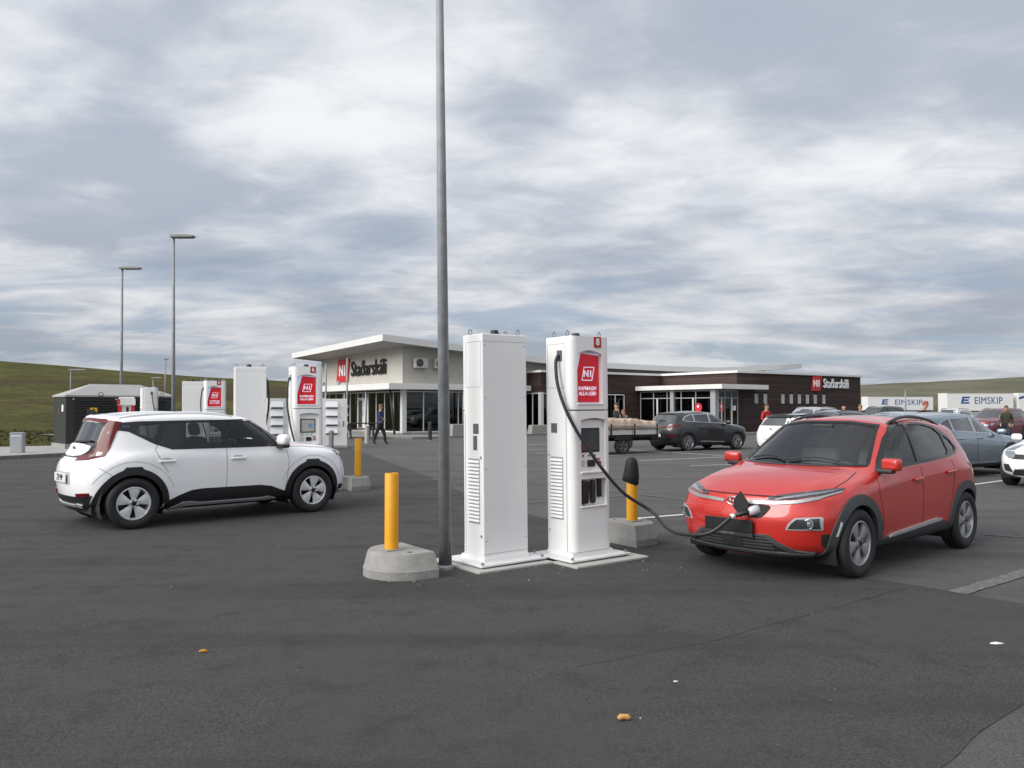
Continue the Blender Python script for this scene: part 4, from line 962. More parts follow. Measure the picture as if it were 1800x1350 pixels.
def build_kona(loc, rz, scale):
    P = dict(xf=2.15, xr=-2.05, hw=.905, zh=.80, cowl=(1.06, 1.05), wst=(.24, 1.52), rt=(-1.66, 1.49), rg=(-1.95, 1.13), beltf=.995, beltr=1.14,
             rw=.685, bw=.85, peak=1.60, hm=(1.70, .965), sh=(.83, .96), rb=(.93, .015), rail=(1.465, 1.510, 1.515, 1.475, 1.415))
    K, top = std_rings(P)
    cr = [('ring', 6, 0, 3, .75), ('ring', 7, 0, 12, .45), ('col', 3, 6, 7, .55), ('ring', 4, 0, 3, .9), ('ring', 3, 0, 3, .35), ('ring', 4, 4, 9, .5), ('col', 2, 4, 6, .6), ('ring', 3, 3, 10, .25), ('ring', 5, 3, 5, .25), ('col', 9, 5, 7, .4), ('ring', 6, 9, 12, .5), ('ring', 2, 0, 12, .3)]
    bm = car_shell(K, top, 3, cr); sf = Surf(bm)
    root = thing('charging_car', 'red compact crossover with grey arches plugged into charger number 8', 'car', loc, rz, scale=scale)
    red = paint('coral red paint', (.47, .017, .010), metal=.10); dk = plain('car lining', (.03, .03, .032), .8)
    fwin = [(0.66, 1.03), (-0.11, 1.07), (-0.155, 1.47), (-0.05, 1.46), (0.08, 1.43), (0.28, 1.315), (0.5, 1.145)]
    rwin = [(-0.215, 1.075), (-0.91, 1.115), (-0.99, 1.16), (-0.99, 1.345), (-0.86, 1.415), (-0.6, 1.46), (-0.235, 1.47)]
    qwin = [(-1.045, 1.135), (-1.21, 1.155), (-1.27, 1.19), (-1.2, 1.275), (-1.045, 1.34)]
    dlo = [(0.8, 1.01), (0.3, 1.022), (-0.4, 1.058), (-0.95, 1.09), (-1.22, 1.123), (-1.34, 1.18), (-1.22, 1.32), (-1.02, 1.405), (-0.8, 1.46), (-0.5, 1.49), (-0.12, 1.5), (-0.02, 1.48), (0.12, 1.45), (0.33, 1.33), (0.58, 1.15)]
    wsh = [(.70, 1.065), (.545, 1.45), (.28, 1.488), (-.28, 1.488), (-.545, 1.45), (-.70, 1.065), (-.35, 1.062), (.35, 1.062)]
    rgl = [(-.54, 1.17), (-.48, 1.40), (-.2, 1.425), (.2, 1.425), (.48, 1.40), (.54, 1.17)]
    wc = .335; ra = .385
    for s in (1, -1):
        for w in (fwin, rwin, qwin): cut_hole(bm, w, 'y', s)
        for x in (1.30, -1.30): cut_hole(bm, circle(x, wc, ra, 30), 'y', s, .35)
    cut_hole(bm, wsh, 'x', 1); cut_hole(bm, rgl, 'x', -1)
    body = finish_body(bm, 'body', [red, dk], root)
    for s in (1, -1):
        patch('window_surround', sf, dlo, 'y', s, .005, M_gloss, root, .035, [fwin, rwin, qwin], .004)
        for w, g in ((fwin, M_glass_side), (rwin, M_glass_dark), (qwin, M_glass_dark)): patch('side_window', sf, w, 'y', s, -.006, g, root, .06, depth=.010)
        # arches, sill
        fa = arch_poly(1.30, wc, ra - .012, .475, .22); rap = arch_poly(-1.30, wc, ra - .012, .47, .25)
        patch('wheel_arch', sf, fa, 'y', s, .016, M_greyplastic, root, .05, depth=.03)
        patch('wheel_arch', sf, rap, 'y', s, .016, M_greyplastic, root, .05, depth=.03)
        patch('sill', sf, [(.90, .20), (-.92, .20), (-.92, .335), (-.66, .39), (-.52, .40), (.62, .345), (.86, .32)], 'y', s, .014, M_greyplastic, root, .06, depth=.03)
        patch('sill_trim', sf, [(.68, .335), (.60, .362), (-.50, .43), (-.62, .415), (-.56, .395), (.55, .338)], 'y', s, .022, M_silver, root, .06, depth=.01)
        for pl in ([(.84, 1.0), (.88, .80), (.80, .52), (.80, .34)], [(-.16, 1.01), (-.16, .7), (-.12, .36)], [(-.98, 1.06), (-1.00, .98), (-.96, .80), (-.89, .66)]):
            seam('door_seam', sf, pl, 'y', s, .007, .002, M_gap, root)
        for hx, hz in ((-.02, .875), (-.86, .915)):
            p, n = sf.hit('y', s, hx, hz)
            patch('handle_cup', sf, smooth_poly([(hx + .085, hz - .035), (hx + .085, hz + .01), (hx - .06, hz + .015), (hx - .05, hz - .035)], 2), 'y', s, .0015, plain('shaded red recess', (.25, .012, .01), .4, coat=1), root, .03, depth=.002)  # shade of the cup painted as a darker red patch on the skin
            blob('door_handle', p + Vector((-.01, s * .022, .012)), (.20, .026, .032), red, root, .45, rz=R(1) * s, ry=R(3))
        # mirror
        p, n = sf.hit('y', s, .74, 1.01)
        b = blob('mirror', p + Vector((-.02, s * .125, .068)), (.11, .20, .125), red, root, .34, rz=R(-12) * s)
        blob('mirror_foot', p + Vector((.0, s * .06, .0)), (.10, .20, .05), M_blackplastic, root, .4)
        # roof rail
        pts = []
        for k in range(13):
            t = k / 12; x = lerp(.02, -1.40, t); q, n = sf.hit('z', 1, x, s * (.585 - .05 * t)); pts.append(q + Vector((0, 0, .032 * math.sin(math.pi * min(1, t * 6 + .02) / 2) * (1 if t < .85 else (1 - t) / .15 + .05))))
        MB().tube(pts, .020, 8).obj('roof_rail', M_gloss, root, smooth=True)
        # front lamps
        S = lambda pl: pl if s > 0 else mirror_poly(pl)
        patch('headlight', sf, S([(.32, .772), (.36, .797), (.55, .838), (.75, .872), (.815, .876), (.822, .862), (.75, .82), (.58, .782), (.42, .765)]), 'x', 1, .006, M_lampdark, root, .03)
        patch('daytime_lamp', sf, S([(.42, .782), (.60, .82), (.76, .856), (.806, .866), (.75, .835), (.60, .80), (.42, .772)]), 'x', 1, .010, M_lampglass, root, .03)
        patch('silver_strip', sf, S([(.10, .742), (.28, .755), (.42, .757), (.60, .775), (.75, .812), (.822, .852), (.826, .836), (.75, .785), (.60, .745), (.42, .725), (.25, .722), (.12, .715)]), 'x', 1, .010, plain('satin silver trim', (.33, .335, .345), .35, metal=.5), root, .03)
        lamp = patch('lower_lamp', sf, S([(.535, .50), (.56, .56), (.615, .615), (.79, .63), (.805, .615), (.80, .505)]), 'x', 1, .005, M_silver, root, .03)
        patch('lower_lamp_lens', sf, S([(.555, .512), (.585, .562), (.625, .602), (.78, .614), (.786, .518)]), 'x', 1, .010, M_lampdark, lamp, .03)
        p, n = sf.hit('x', 1, s * .715, .562); n2 = (n + Vector((1, 0, 0))).normalized()
        m = MB().lathe([(.050, -.01), (.050, .016), (.043, .018), (.040, .004), (.026, .004), (.026, .012), (.0, .018)], 20)
        q = m.obj('projector', M_lampglass, lamp, smooth=False); q.matrix_local = Matrix.Translation(p) @ n2.to_track_quat('Z', 'Y').to_matrix().to_4x4()
        patch('air_slot', sf, S([(.785, .33), (.775, .36), (.785, .46), (.825, .465), (.825, .34)]), 'x', 1, .004, M_gap, root, .04)
        patch('tail_lamp', sf, S([(-.86, .96), (-.50, .985), (-.52, 1.01), (-.86, 1.005)] if False else [(.50, .955), (.86, .94), (.86, .995), (.52, .985)]), 'x', -1, .006, M_tail, root, .05)
        patch('tail_lamp', sf, [(-1.76, .985), (-1.86, .955), (-1.90, .90), (-1.86, .90), (-1.74, .96)], 'y', s, .008, M_tail, root, .04)
        patch('reflector_strip', sf, [(1.685, .44), (1.705, .44), (1.66, .575), (1.64, .565)], 'y', s, .022, M_lampwhite, root, .03, depth=.01)
        seam('bonnet_seam', sf, [(1.02, s * .715), (1.3, s * .76), (1.55, s * .765), (1.78, s * .70)], 'z', 1, .008, .002, M_gap, root)
    seam('bonnet_seam', sf, [(-.46, .80), (-.3, .80), (0, .80), (.3, .80), (.46, .80)], 'x', 1, .008, .004, M_gap, root)
    patch('windscreen', sf, wsh, 'x', 1, -.005, M_glass, root, .07, depth=.010)
    patch('windscreen_band', sf, [(.73, 1.05), (.562, 1.470), (.28, 1.506), (-.28, 1.506), (-.562, 1.470), (-.73, 1.05), (-.35, 1.045), (.35, 1.045)], 'x', 1, .006, M_gloss, root, .035, [wsh], .004)
    patch('rear_window', sf, rgl, 'x', -1, -.005, M_glass_dark, root, .07, depth=.010)
    # lower front: black bumper with slatted intake, grey lip
    lowb = patch('lower_bumper', sf, [(-44, .21), (44, .21), (45, .285), (36, .30), (27, .37), (22, .43), (-22, .43), (-27, .37), (-36, .30), (-45, .285)], 'f', 1, .010, M_blackplastic, root, .04, depth=.03)
    patch('bumper_lip', sf, [(-45, .262), (45, .262), (45, .286), (-45, .286)], 'f', 1, .030, M_greyplastic, lowb, .06, depth=.0)
    for s in (1, -1):
        S = lambda pl: pl if s > 0 else mirror_poly(pl)
        patch('bumper_edge', sf, S([(46, .29), (36, .305), (27, .375), (22, .44), (-.5, .445), (-.5, .43), (20.5, .42), (25, .355), (34, .285), (44, .27)]), 'f', 1, .020, M_greyplastic, lowb, .04, depth=.01)
    for z in (.315, .345, .375, .405): patch('intake_slat', sf, [(-.42, z - .006), (.42, z - .006), (.42, z + .006), (-.42, z + .006)], 'x', 1, .022, M_greyplastic, lowb, .08, depth=.0)
    patch('radar_panel', sf, [(-.11, .32), (.11, .32), (.12, .40), (-.12, .40)], 'x', 1, .026, M_blackplastic, lowb, .06)
    x0 = sf.hit('x', 1, 0, .51)[0].x
    pl = MB().box((0, 0, 0), (.014, .55, .125)).obj('number_plate', plain('plate black', (.004, .004, .004), .5, var=.02), root, bevel=.004, loc=(x0 + .022, -.02, .505))
    text_obj('plate_lettering', '- ······ · ·······', .030, M_plate, pl, face_matrix((.009, .0, -.082), (0, 1, 0), (0, 0, 1)), depth=.002)
    box_obj('plate_carrier', (-.002, 0, -.082), (.014, .55, .036), M_blackplastic, pl)
    # dimple grid of the closed grille
    m = MB()
    for i in range(13):
        for j in range(5):
            y = -.62 + i * .042 + (.02 if j % 2 else 0); z = .585 + j * .027
            if y > -.10: continue
            p, n = sf.hit('x', 1, y, z); t = Vector((0, 1, 0)); u = n.cross(t)
            for a, b in (((-.016, -.008), (.016, .008)),):
                q = [p + n * .0008 + t * a[0] + u * a[1], p + n * .0008 + t * b[0] + u * a[1], p + n * .004 + t * b[0] * .6 + u * b[1], p + n * .004 + t * a[0] * .6 + u * b[1]]
                m.add(q, [(0, 1, 2, 3)])
    o = m.obj('grille_relief', red, root); o['kind'] = 'stuff'
    # emblem: ring with a slanted H
    p, n = sf.hit('x', 1, 0, .735)
    em = MB().tube([p + Vector((.018, .068 * math.cos(t), .040 * math.sin(t))) for t in [2 * math.pi * k / 24 for k in range(24)]], .007, 6, closed=True)
    for yy in (-.026, .026): em.tube([p + Vector((.018, yy + .010, -.024)), p + Vector((.018, yy - .010, .024))], .006, 6)
    em.tube([p + Vector((.018, -.026, .004)), p + Vector((.018, .026, -.004))], .005, 6)
    em.obj('emblem', M_chrome, root, smooth=True)
    # charge port: dark bay, warning labels, raised black flap
    bay = patch('charge_port', sf, smooth_poly([(.10, .715), (.36, .722), (.40, .70), (.33, .60), (.25, .585), (.20, .61), (.10, .66)], 1), 'x', 1, .005, M_gap, root, .03)
    patch('port_label', sf, [(.10, .672), (.185, .645), (.185, .668), (.105, .692)], 'x', 1, .010, M_plate, bay, .03)
    patch('port_label', sf, [(.12, .70), (.20, .695), (.19, .675), (.13, .69)], 'x', 1, .011, plain('label red', (.35, .02, .03), .4), bay, .03)
    px = sf.hit('x', 1, .06, .70)[0].x
    fl = MB().prism([(-.07, -.02), (.01, -.125), (.075, -.02), (.075, .03), (.0, .135), (-.06, .06)], -.012, .012, axis='x')
    f = fl.obj('port_flap', M_gap, root, bevel=.006, loc=(px + .10, .15, .715)); f.rotation_euler = (0, R(-8), R(20))
    MB().tube([(px, .14, .66), (px + .10, .15, .66)], .012, 6).obj('flap_hinge', M_gap, root)
    interior(root, 1.0); wheel_wells(root, 2.6, .41, .9, M_gap)
    box_obj('underbody', (0, 0, .26), (3.5, 1.3, .12), M_gap, root)
    box_obj('mirror_housing', (.33, 0, 1.44), (.06, .24, .07), M_blackplastic, root, bevel=.015)
    for y0, y1 in ((.50, -.05), (-.08, -.55)):
        pts = [sf.hit('x', 1, lerp(y0, y1, t), 1.085 + .035 * math.sin(t * 3.1))[0] + Vector((.018, 0, .01)) for t in (0, .25, .5, .75, 1)]
        MB().tube(pts, .009, 6).obj('wiper', M_blackplastic, root)
    add_wheels(root, 2.6, 1.60, .335, .225, n=5, spread=21, mat=M_rimgrey, steer=R(0))
    return root
def build_soul(loc, rz, scale):
    P = dict(xf=2.13, xr=-1.95, hw=.905, zh=.90, cowl=(1.10, 1.075), wst=(.47, 1.45), rt=(-1.58, 1.49), rg=(-1.78, 1.00), beltf=1.0, beltr=1.06,
             rw=.715, bw=.85, peak=1.55, hm=(1.72, 1.02), sh=(.86, .93), rb=(.86, .02), rail=(1.44, 1.483, 1.495, 1.485, 1.46), bowf=.44, bowr=.30)
    K, top = std_rings(P)
    cr = [('ring', 6, 0, 3, .7), ('ring', 7, 0, 12, .7), ('col', 3, 6, 7, .5), ('ring', 4, 0, 3, .5), ('ring', 4, 4, 8, .25), ('col', 9, 5, 7, .45), ('ring', 2, 0, 12, .3), ('ring', 6, 4, 8, .35)]
    bm = car_shell(K, top, 3, cr); sf = Surf(bm)
    root = thing('charging_car', 'white boxy hatchback with black arches and tall red tail lamps, parked side-on', 'car', loc, rz, scale=scale)
    white = paint('pearl white paint', (.88, .885, .89)); dk = plain('car lining', (.03, .03, .032), .8)
    fwin = [(0.78, 1.035), (0.02, 1.045), (-0.02, 1.39), (0.38, 1.39), (0.52, 1.3)]
    rwin = [(-0.085, 1.045), (-0.8, 1.055), (-0.95, 1.115), (-0.84, 1.38), (-0.1, 1.39)]
    qwin = [(-1.03, 1.16), (-1.25, 1.255), (-1.19, 1.35), (-0.92, 1.375)]
    dlo = [(0.98, 1.02), (0.3, 1.018), (-0.8, 1.022), (-1.02, 1.1), (-1.33, 1.27), (-1.47, 1.29), (-1.40, 1.39), (-1.2, 1.405), (0.3, 1.42), (0.46, 1.4), (0.7, 1.215)]
    wsh = [(0.7, 1.09), (0.59, 1.41), (0.3, 1.44), (-0.3, 1.44), (-0.59, 1.41), (-0.7, 1.09), (-0.35, 1.085), (0.35, 1.085)]
    rgl = [(-0.52, 1.1), (-0.5, 1.355), (-0.2, 1.395), (0.2, 1.395), (0.5, 1.355), (0.52, 1.1), (0.4, 1.06), (-0.4, 1.06)]
    wc = .335; ra = .385
    for s in (1, -1):
        for w in (fwin, rwin, qwin): cut_hole(bm, w, 'y', s)
        for x in (1.30, -1.30): cut_hole(bm, circle(x, wc, ra, 30), 'y', s, .35)
    cut_hole(bm, wsh, 'x', 1); cut_hole(bm, rgl, 'x', -1)
    finish_body(bm, 'body', [white, dk], root)
    blackp = plain('satin black cladding', (.014, .0145, .016), .42, var=.12, vscale=8)
    for s in (1, -1):
        S = lambda pl: pl if s > 0 else mirror_poly(pl)
        patch('window_surround', sf, dlo, 'y', s, .005, M_gloss, root, .04, [fwin, rwin, qwin], .004)
        for w, g in ((fwin, M_glass_side), (rwin, M_glass_dark), (qwin, M_glass_dark)): patch('side_window', sf, w, 'y', s, -.006, g, root, .06, depth=.010)
        patch('wheel_arch', sf, arch_poly(1.30, wc, ra - .012, .455, .27), 'y', s, .014, blackp, root, .05, depth=.03)
        patch('wheel_arch', sf, arch_poly(-1.30, wc, ra - .012, .455, .31), 'y', s, .014, blackp, root, .05, depth=.03)
        for xc in (1.30, -1.30): patch('arch_cap', sf, [(xc + .13, .765), (xc + .09, .81), (xc - .10, .81), (xc - .14, .765)], 'y', s, .012, blackp, root, .04, depth=.01)
        seam('arch_crease', sf, circle(-1.30, wc, .545, 24, 20, 150), 'y', s, .010, .003, plain('shaded white crease', (.55, .56, .58), .3, coat=1), root)  # greyer strip paints the shade of a crease along the arch
        seam('arch_crease', sf, circle(1.30, wc, .535, 24, 20, 160), 'y', s, .010, .003, plain('shaded white crease', (.55, .56, .58), .3, coat=1), root)  # crease shade painted here too, over the front arch
        patch('door_cladding', sf, [(.90, .21), (-.90, .21), (-.90, .315), (-.72, .40), (-.55, .46), (-.40, .475), (.45, .47), (.62, .445), (.78, .38), (.90, .34)], 'y', s, .012, blackp, root, .06, depth=.03)
        patch('sill_trim', sf, [(.70, .275), (.58, .305), (.48, .292), (-.42, .292), (-.52, .31), (-.66, .31), (-.84, .225), (-.72, .222), (-.62, .268), (.45, .262), (.60, .262)], 'y', s, .026, M_silver, root, .06, depth=.01)
        for pl in ([(.87, 1.01), (.90, .80), (.86, .50), (.84, .36)], [(-.045, 1.03), (-.05, .6), (-.06, .32)], [(-.98, 1.10), (-1.02, 1.02), (-.93, .82), (-.86, .72)], [(-1.50, .66), (-1.66, .78), (-1.84, .90)], [(2.0, .86), (1.6, .965), (1.2, 1.0), (.95, 1.01)]):
            seam('door_seam', sf, pl, 'y', s, .006, .002, plain('grey shut line', (.10, .10, .105), .7), root)
        for hx, hz in ((-.20, .87), (-1.02 + .22, .87)):
            hx = {-.20: -.16 + .38, -.80: -.80 + .02}.get(round(hx, 2), hx)
            p, n = sf.hit('y', s, hx - .10, hz)
            patch('handle_cup', sf, smooth_poly([(hx + .0, hz), (hx - .04, hz + .045), (hx - .16, hz + .045), (hx - .20, hz)], 2), 'y', s, .001, plain('shaded white recess', (.42, .43, .45), .4), root, .03, depth=.002)  # cup is a greyed white patch, its shade put into the colour
            blob('door_handle', p + Vector((0, s * .022, 0)), (.22, .026, .034), white, root, .45)
        p, n = sf.hit('y', s, .80, 1.03)
        blob('mirror', p + Vector((-.03, s * .15, .085)), (.14, .22, .16), white, root, .42, rz=R(-10) * s)
        blob('mirror_foot', p + Vector((-.02, s * .11, -.005)), (.13, .22, .06), M_blackplastic, root, .4)
        pts = []
        for k in range(13):
            t = k / 12; x = lerp(.12, -1.55, t); q, n = sf.hit('z', 1, x, s * .625); pts.append(q + Vector((0, 0, .022 * math.sin(math.pi * t) ** .4)))
        MB().tube(pts, .016, 8).obj('roof_rail', white, root, smooth=True)
        # tall tail lamp framing the rear window
        patch('tail_lamp', sf, S([(57, 1.42), (70, 1.395), (65, 1.25), (60.5, 1.05), (57, .955), (42, .905), (24, .89), (26, .935), (40, .985), (46.5, 1.06), (51, 1.25), (55, 1.37)]), 'b', 1, .010, M_tail, root, .04)
        patch('tail_lamp', sf, S([(.0, 1.45), (.50, 1.435), (.56, 1.41), (.52, 1.38), (.0, 1.415)]), 'x', -1, .010, M_tail, root, .04)
        patch('indicator', sf, S([(56, 1.0), (54, .962), (43, .93), (42, .955), (50, 1.01)]), 'b', 1, .014, plain('smoked lamp', (.14, .10, .10), .12, coat=1, var=.3, vscale=20), root, .04)
        patch('rear_reflector', sf, S([(48, .45), (33, .435), (33, .475), (47, .49)]), 'b', 1, .022, M_tail, root, .04, depth=.015)
        patch('headlight', sf, S([(25, .865), (47, .90), (53, .92), (50, .845), (38, .80), (28, .815)]), 'f', 1, .008, M_lampdark, root, .03)
        patch('daytime_lamp', sf, S([(34, .868), (49, .895), (50, .885), (36, .855)]), 'f', 1, .012, M_lampwhite, root, .03)
        patch('front_vent', sf, S([(30, .74), (33, .74), (36, .50), (32, .48)]), 'f', 1, .008, M_lampwhite, root, .03)
    rg = patch('rear_window', sf, rgl, 'x', -1, -.005, glass_mat('rear glass', (.30, .32, .34), .45, rough=.06), root, .07, depth=.010)
    patch('rear_black_panel', sf, [(-.60, .925), (.60, .925), (.67, 1.05), (.63, 1.30), (.56, 1.385), (-.56, 1.385), (-.63, 1.30), (-.67, 1.05)], 'x', -1, .003, M_gloss, root, .06, [rgl], .004)
    tp = patch('tailgate_panel', sf, smooth_poly([(-.46, 1.10), (.46, 1.10), (.46, 1.0), (.30, .935), (-.30, .935), (-.46, 1.0)], 1), 'x', -1, .020, white, root, .05, depth=.02)
    p, n = sf.hit('x', -1, 0, 1.035)
    text_obj('emblem', 'KIA', .085, plain('dark chrome', (.12, .12, .13), .3, metal=1), root, face_matrix(p + Vector((-.024, 0, 0)), (0, -1, 0), (0, 0, 1)), depth=.004, bold=.01)
    p = sf.hit('y', -1, -1.335, 1.335)[0]
    text_obj('model_script', 'SOUL', .044, plain('blue badge', (.12, .30, .55), .3, metal=.4), root, face_matrix(p + Vector((0, -.008, 0)), (1, -.03, 0), (0, .12, 1)), depth=.003, sx=1.3)
    patch('rear_bumper', sf, [(-44, .24), (44, .24), (46, .36), (50, .455), (40, .43), (0, .43), (-40, .43), (-50, .455), (-46, .36)], 'b', 1, .012, blackp, root, .05, depth=.03)
    patch('skid_plate', sf, [(-36, .285), (-30, .30), (30, .30), (36, .285), (38, .33), (30, .345), (26, .33), (-26, .33), (-30, .345), (-38, .33)], 'b', 1, .028, M_silver, root, .05, depth=.015)
    patch('plate_recess', sf, [(-.34, .58), (.34, .58), (.32, .74), (-.32, .74)], 'x', -1, .002, plain('shaded white recess', (.42, .43, .45), .4), root, .05, depth=.002)  # recess drawn by painted shade: greyer white laid on the tailgate
    x0 = sf.hit('x', -1, 0, .66)[0].x
    pl = MB().box((0, 0, 0), (.012, .52, .115)).obj('number_plate', M_plate, root, bevel=.003, loc=(x0 - .012, 0, .66))
    text_obj('plate_lettering', 'ZV·9P', .115, M_ink, pl, face_matrix((-.008, 0, 0), (0, -1, 0), (0, 0, 1)), depth=.002, bold=.02)
    patch('windscreen', sf, wsh, 'x', 1, -.005, M_glass, root, .07, depth=.010)
    patch('front_bumper', sf, [(-52, .22), (52, .22), (50, .40), (30, .36), (-30, .36), (-50, .40)], 'f', 1, .012, blackp, root, .05, depth=.03)
    patch('skid_plate', sf, [(-50, .27), (50, .27), (52, .33), (40, .30), (-40, .30), (-52, .33)], 'f', 1, .030, M_silver, root, .05, depth=.01)
    q, n = sf.hit('z', 1, -1.55, 0)
    m = MB().prism([(.10, 0), (.10, .01), (-.06, .075), (-.09, .075), (-.08, 0)], -.012, .012, axis='y'); m.obj('roof_antenna', M_blackplastic, root, bevel=.004, loc=q)
    w0 = sf.hit('x', -1, .05, 1.13)[0]; w1 = sf.hit('x', -1, -.42, 1.15)[0]
    MB().tube([w0 + Vector((-.03, 0, 0)), w1 + Vector((-.02, 0, 0))], .014, 6).obj('rear_wiper', M_blackplastic, root)
    for y0, y1 in ((.52, -.05), (-.08, -.58)):
        pts = [sf.hit('x', 1, lerp(y0, y1, t), 1.10 + .03 * math.sin(t * 3.1))[0] + Vector((.018, 0, .01)) for t in (0, .25, .5, .75, 1)]
        MB().tube(pts, .010, 6).obj('wiper', M_blackplastic, root)
    interior(root, 1.02, cloth=plain('light seat cloth', (.10, .10, .105), .85, var=.2)); wheel_wells(root, 2.6, .41, .9, M_gap)
    box_obj('underbody', (0, 0, .26), (3.5, 1.3, .12), M_gap, root)
    add_wheels(root, 2.6, 1.60, .335, .222, n=5, spread=24, mat=plain('bright alloy', (.72, .73, .75), .35, metal=.3, var=.2, vscale=30), dark=plain('rim black', (.012, .012, .014), .3))
    return root
# ------------------------------------------------------------------ the other cars in the lot
CR = [('ring', 6, 0, 3, .7), ('ring', 7, 0, 12, .45), ('col', 3, 6, 7, .5), ('ring', 4, 0, 3, .5), ('ring', 4, 4, 9, .3), ('col', 9, 5, 7, .4), ('ring', 2, 0, 12, .3)]
def auto_windows(P):
    cx, cz = P['cowl']; tx, tz = P['wst']; rx, rz = P['rt']; b0, b1 = P['beltf'], P['beltr']; pk = P['peak']; wb = P.get('wb', 2.6) / 2
    bz = lambda x: lerp(b0, b1, (cx - .42 - x) / (cx - .42 + wb)) + .03
    top = pk - .145; xe = rx + P.get('dlo_r', .30)
    dlo = [(cx - .30, bz(cx - .3)), (xe + .10, bz(xe)), (xe, bz(xe) + .06), (xe + .16, top - .10), (xe + .45, top - .02), (tx - .5, top + .012), (tx - .20, top - .012)]
    B, C = P.get('B', -.12), P.get('C', -.92)
    def cut(x0, x1):   # slice of the opening between x0 > x1
        def zt(x):
            ps = dlo[2:] + [dlo[0]]
            for a, b in zip(ps, ps[1:]):
                lo, hi = min(a[0], b[0]), max(a[0], b[0])
                if lo <= x <= hi: return lerp(a[1], b[1], (x - a[0]) / (b[0] - a[0] + 1e-9))
            return dlo[0][1]
        xs = [lerp(x0, x1, t) for t in (0, .25, .5, .75, 1)]
        return [(x, bz(x) + .022) for x in xs] + [(x, max(bz(x) + .03, zt(x) - .025)) for x in reversed(xs)]
    panes = [cut(cx - .42, B + .03), cut(B - .04, C + .02)]
    if xe < C - .18: panes.append(cut(C - .03, xe + .07))
    hb = P['bw'] - .15; ht = P['rw'] - .12
    wsh = [(hb, cz + .025), (ht, tz - .04), (.28, tz - .018), (-.28, tz - .018), (-ht, tz - .04), (-hb, cz + .025)]
    gz = P['rg'][1]
    rgl = [(-hb + .04, gz + .04), (-ht - .01, rz - .075), (-.2, rz - .05), (.2, rz - .05), (ht + .01, rz - .075), (hb - .04, gz + .04)]
    return dlo, panes, wsh, rgl
def simple_car(name, label, P, mat, loc, rz, scale=1.0, trim=None, wheel=(.33, .22, 5, 16, None), clad=None, front=True, rear=True, extra=None, group=None, level=2, rails=None, tails=None, heads=None, grille=None, mirrors=True):
    K, top = std_rings(P); wb = P.get('wb', 2.6); wx = wb / 2
    bm = car_shell(K, top, level, CR); sf = Surf(bm)
    root = thing(name, label, 'car', loc, rz, group, scale=scale)
    dlo, panes, wsh, rgl = auto_windows(P); r = wheel[0]; ra = r + .05
    for s in (1, -1):
        for x in (wx, -wx): cut_hole(bm, circle(x, r, ra, 20), 'y', s, .35)
    finish_body(bm, 'body', [mat, plain('car lining', (.03, .03, .032), .8)], root)
    for s in (1, -1):
        S = lambda pl: pl if s > 0 else mirror_poly(pl)
        patch('window_surround', sf, dlo, 'y', s, .003, trim or M_gloss, root, .10, panes, .004)
        for w in panes: patch('side_window', sf, w, 'y', s, .001, M_winblack, root, .12, depth=.004)
        if clad:
            for x in (wx, -wx): patch('wheel_arch', sf, arch_poly(x, r, ra - .01, ra + .07, .22, 16), 'y', s, .012, clad, root, .08, depth=.02)
        patch('sill', sf, [(wx - .42, .20), (-wx + .42, .20), (-wx + .42, .33), (wx - .42, .33)], 'y', s, .010, clad or M_blackplastic, root, .12, depth=.02)
        for pl in ([(P['cowl'][0] - .25, P['beltf']), (P['cowl'][0] - .20, .75), (P['cowl'][0] - .24, .34)], [(P.get('B', -.12), P['beltf'] + .02), (P.get('B', -.12), .35)], [(P.get('C', -.92) - .06, P['beltr']), (P.get('C', -.92) + .02, .75)]):
            seam('door_seam', sf, pl, 'y', s, .010, .002, M_gap, root, .08)
        for hx in (P.get('B', -.12) + .16, P.get('C', -.92) + .16):
            p, n = sf.hit('y', s, hx, P['beltr'] - .17); blob('door_handle', p + Vector((0, s * .02, 0)), (.20, .03, .035), mat, root, .45, seg=2)
        if mirrors:
            p, n = sf.hit('y', s, P['cowl'][0] - .36, P['beltf'] + .02)
            blob('mirror', p + Vector((0, s * .14, .07)), (.13, .22, .15), mat, root, .42, rz=R(-10) * s, seg=3)
        if rails:
            pts = [sf.hit('z', 1, lerp(P['wst'][0] - .2, P['rt'][0] + .3, k / 8), s * (P['rw'] - .09))[0] + Vector((0, 0, .035 if 0 < k < 8 else .01)) for k in range(9)]
            MB().tube(pts, .018, 6).obj('roof_rail', rails, root, smooth=True)
        if front:
            patch('headlight', sf, S(heads or [(24, .74), (30, .82), (50, .88), (53, .86), (46, .75), (30, .70)]), 'f', 1, .008, M_lampglass, root, .05)
        if rear:
            for tl in (tails or [[(30, .90), (56, .93), (58, 1.04), (34, 1.0)]]): patch('tail_lamp', sf, S(tl), 'b', 1, .010, M_tail, root, .05)
    patch('windscreen', sf, wsh, 'x', 1, .002, M_winblack, root, .10, depth=.004)
    patch('rear_window', sf, rgl, 'x', -1, .002, M_winblack, root, .10, depth=.004)
    if front:
        for g in (grille or [[(-.42, .60), (.42, .60), (.48, .72), (-.48, .72)], [(-.5, .25), (.5, .25), (.42, .42), (-.42, .42)]]):
            patch('grille', sf, g, 'x', 1, .006, M_blackplastic, root, .08)
        x0 = sf.hit('x', 1, 0, .48)[0].x; box_obj('number_plate', (x0 + .02, 0, .48), (.012, .52, .11), M_plate, root)
    if rear:
        zp = P.get('zplate', .72); x0 = sf.hit('x', -1, 0, zp)[0].x; pl = box_obj('number_plate', (x0 - .02, 0, zp), (.012, .52, .11), M_plate, root)
        patch('rear_bumper', sf, [(-55, .24), (55, .24), (54, .40), (-54, .40)], 'b', 1, .010, clad or M_blackplastic, root, .08, depth=.02)
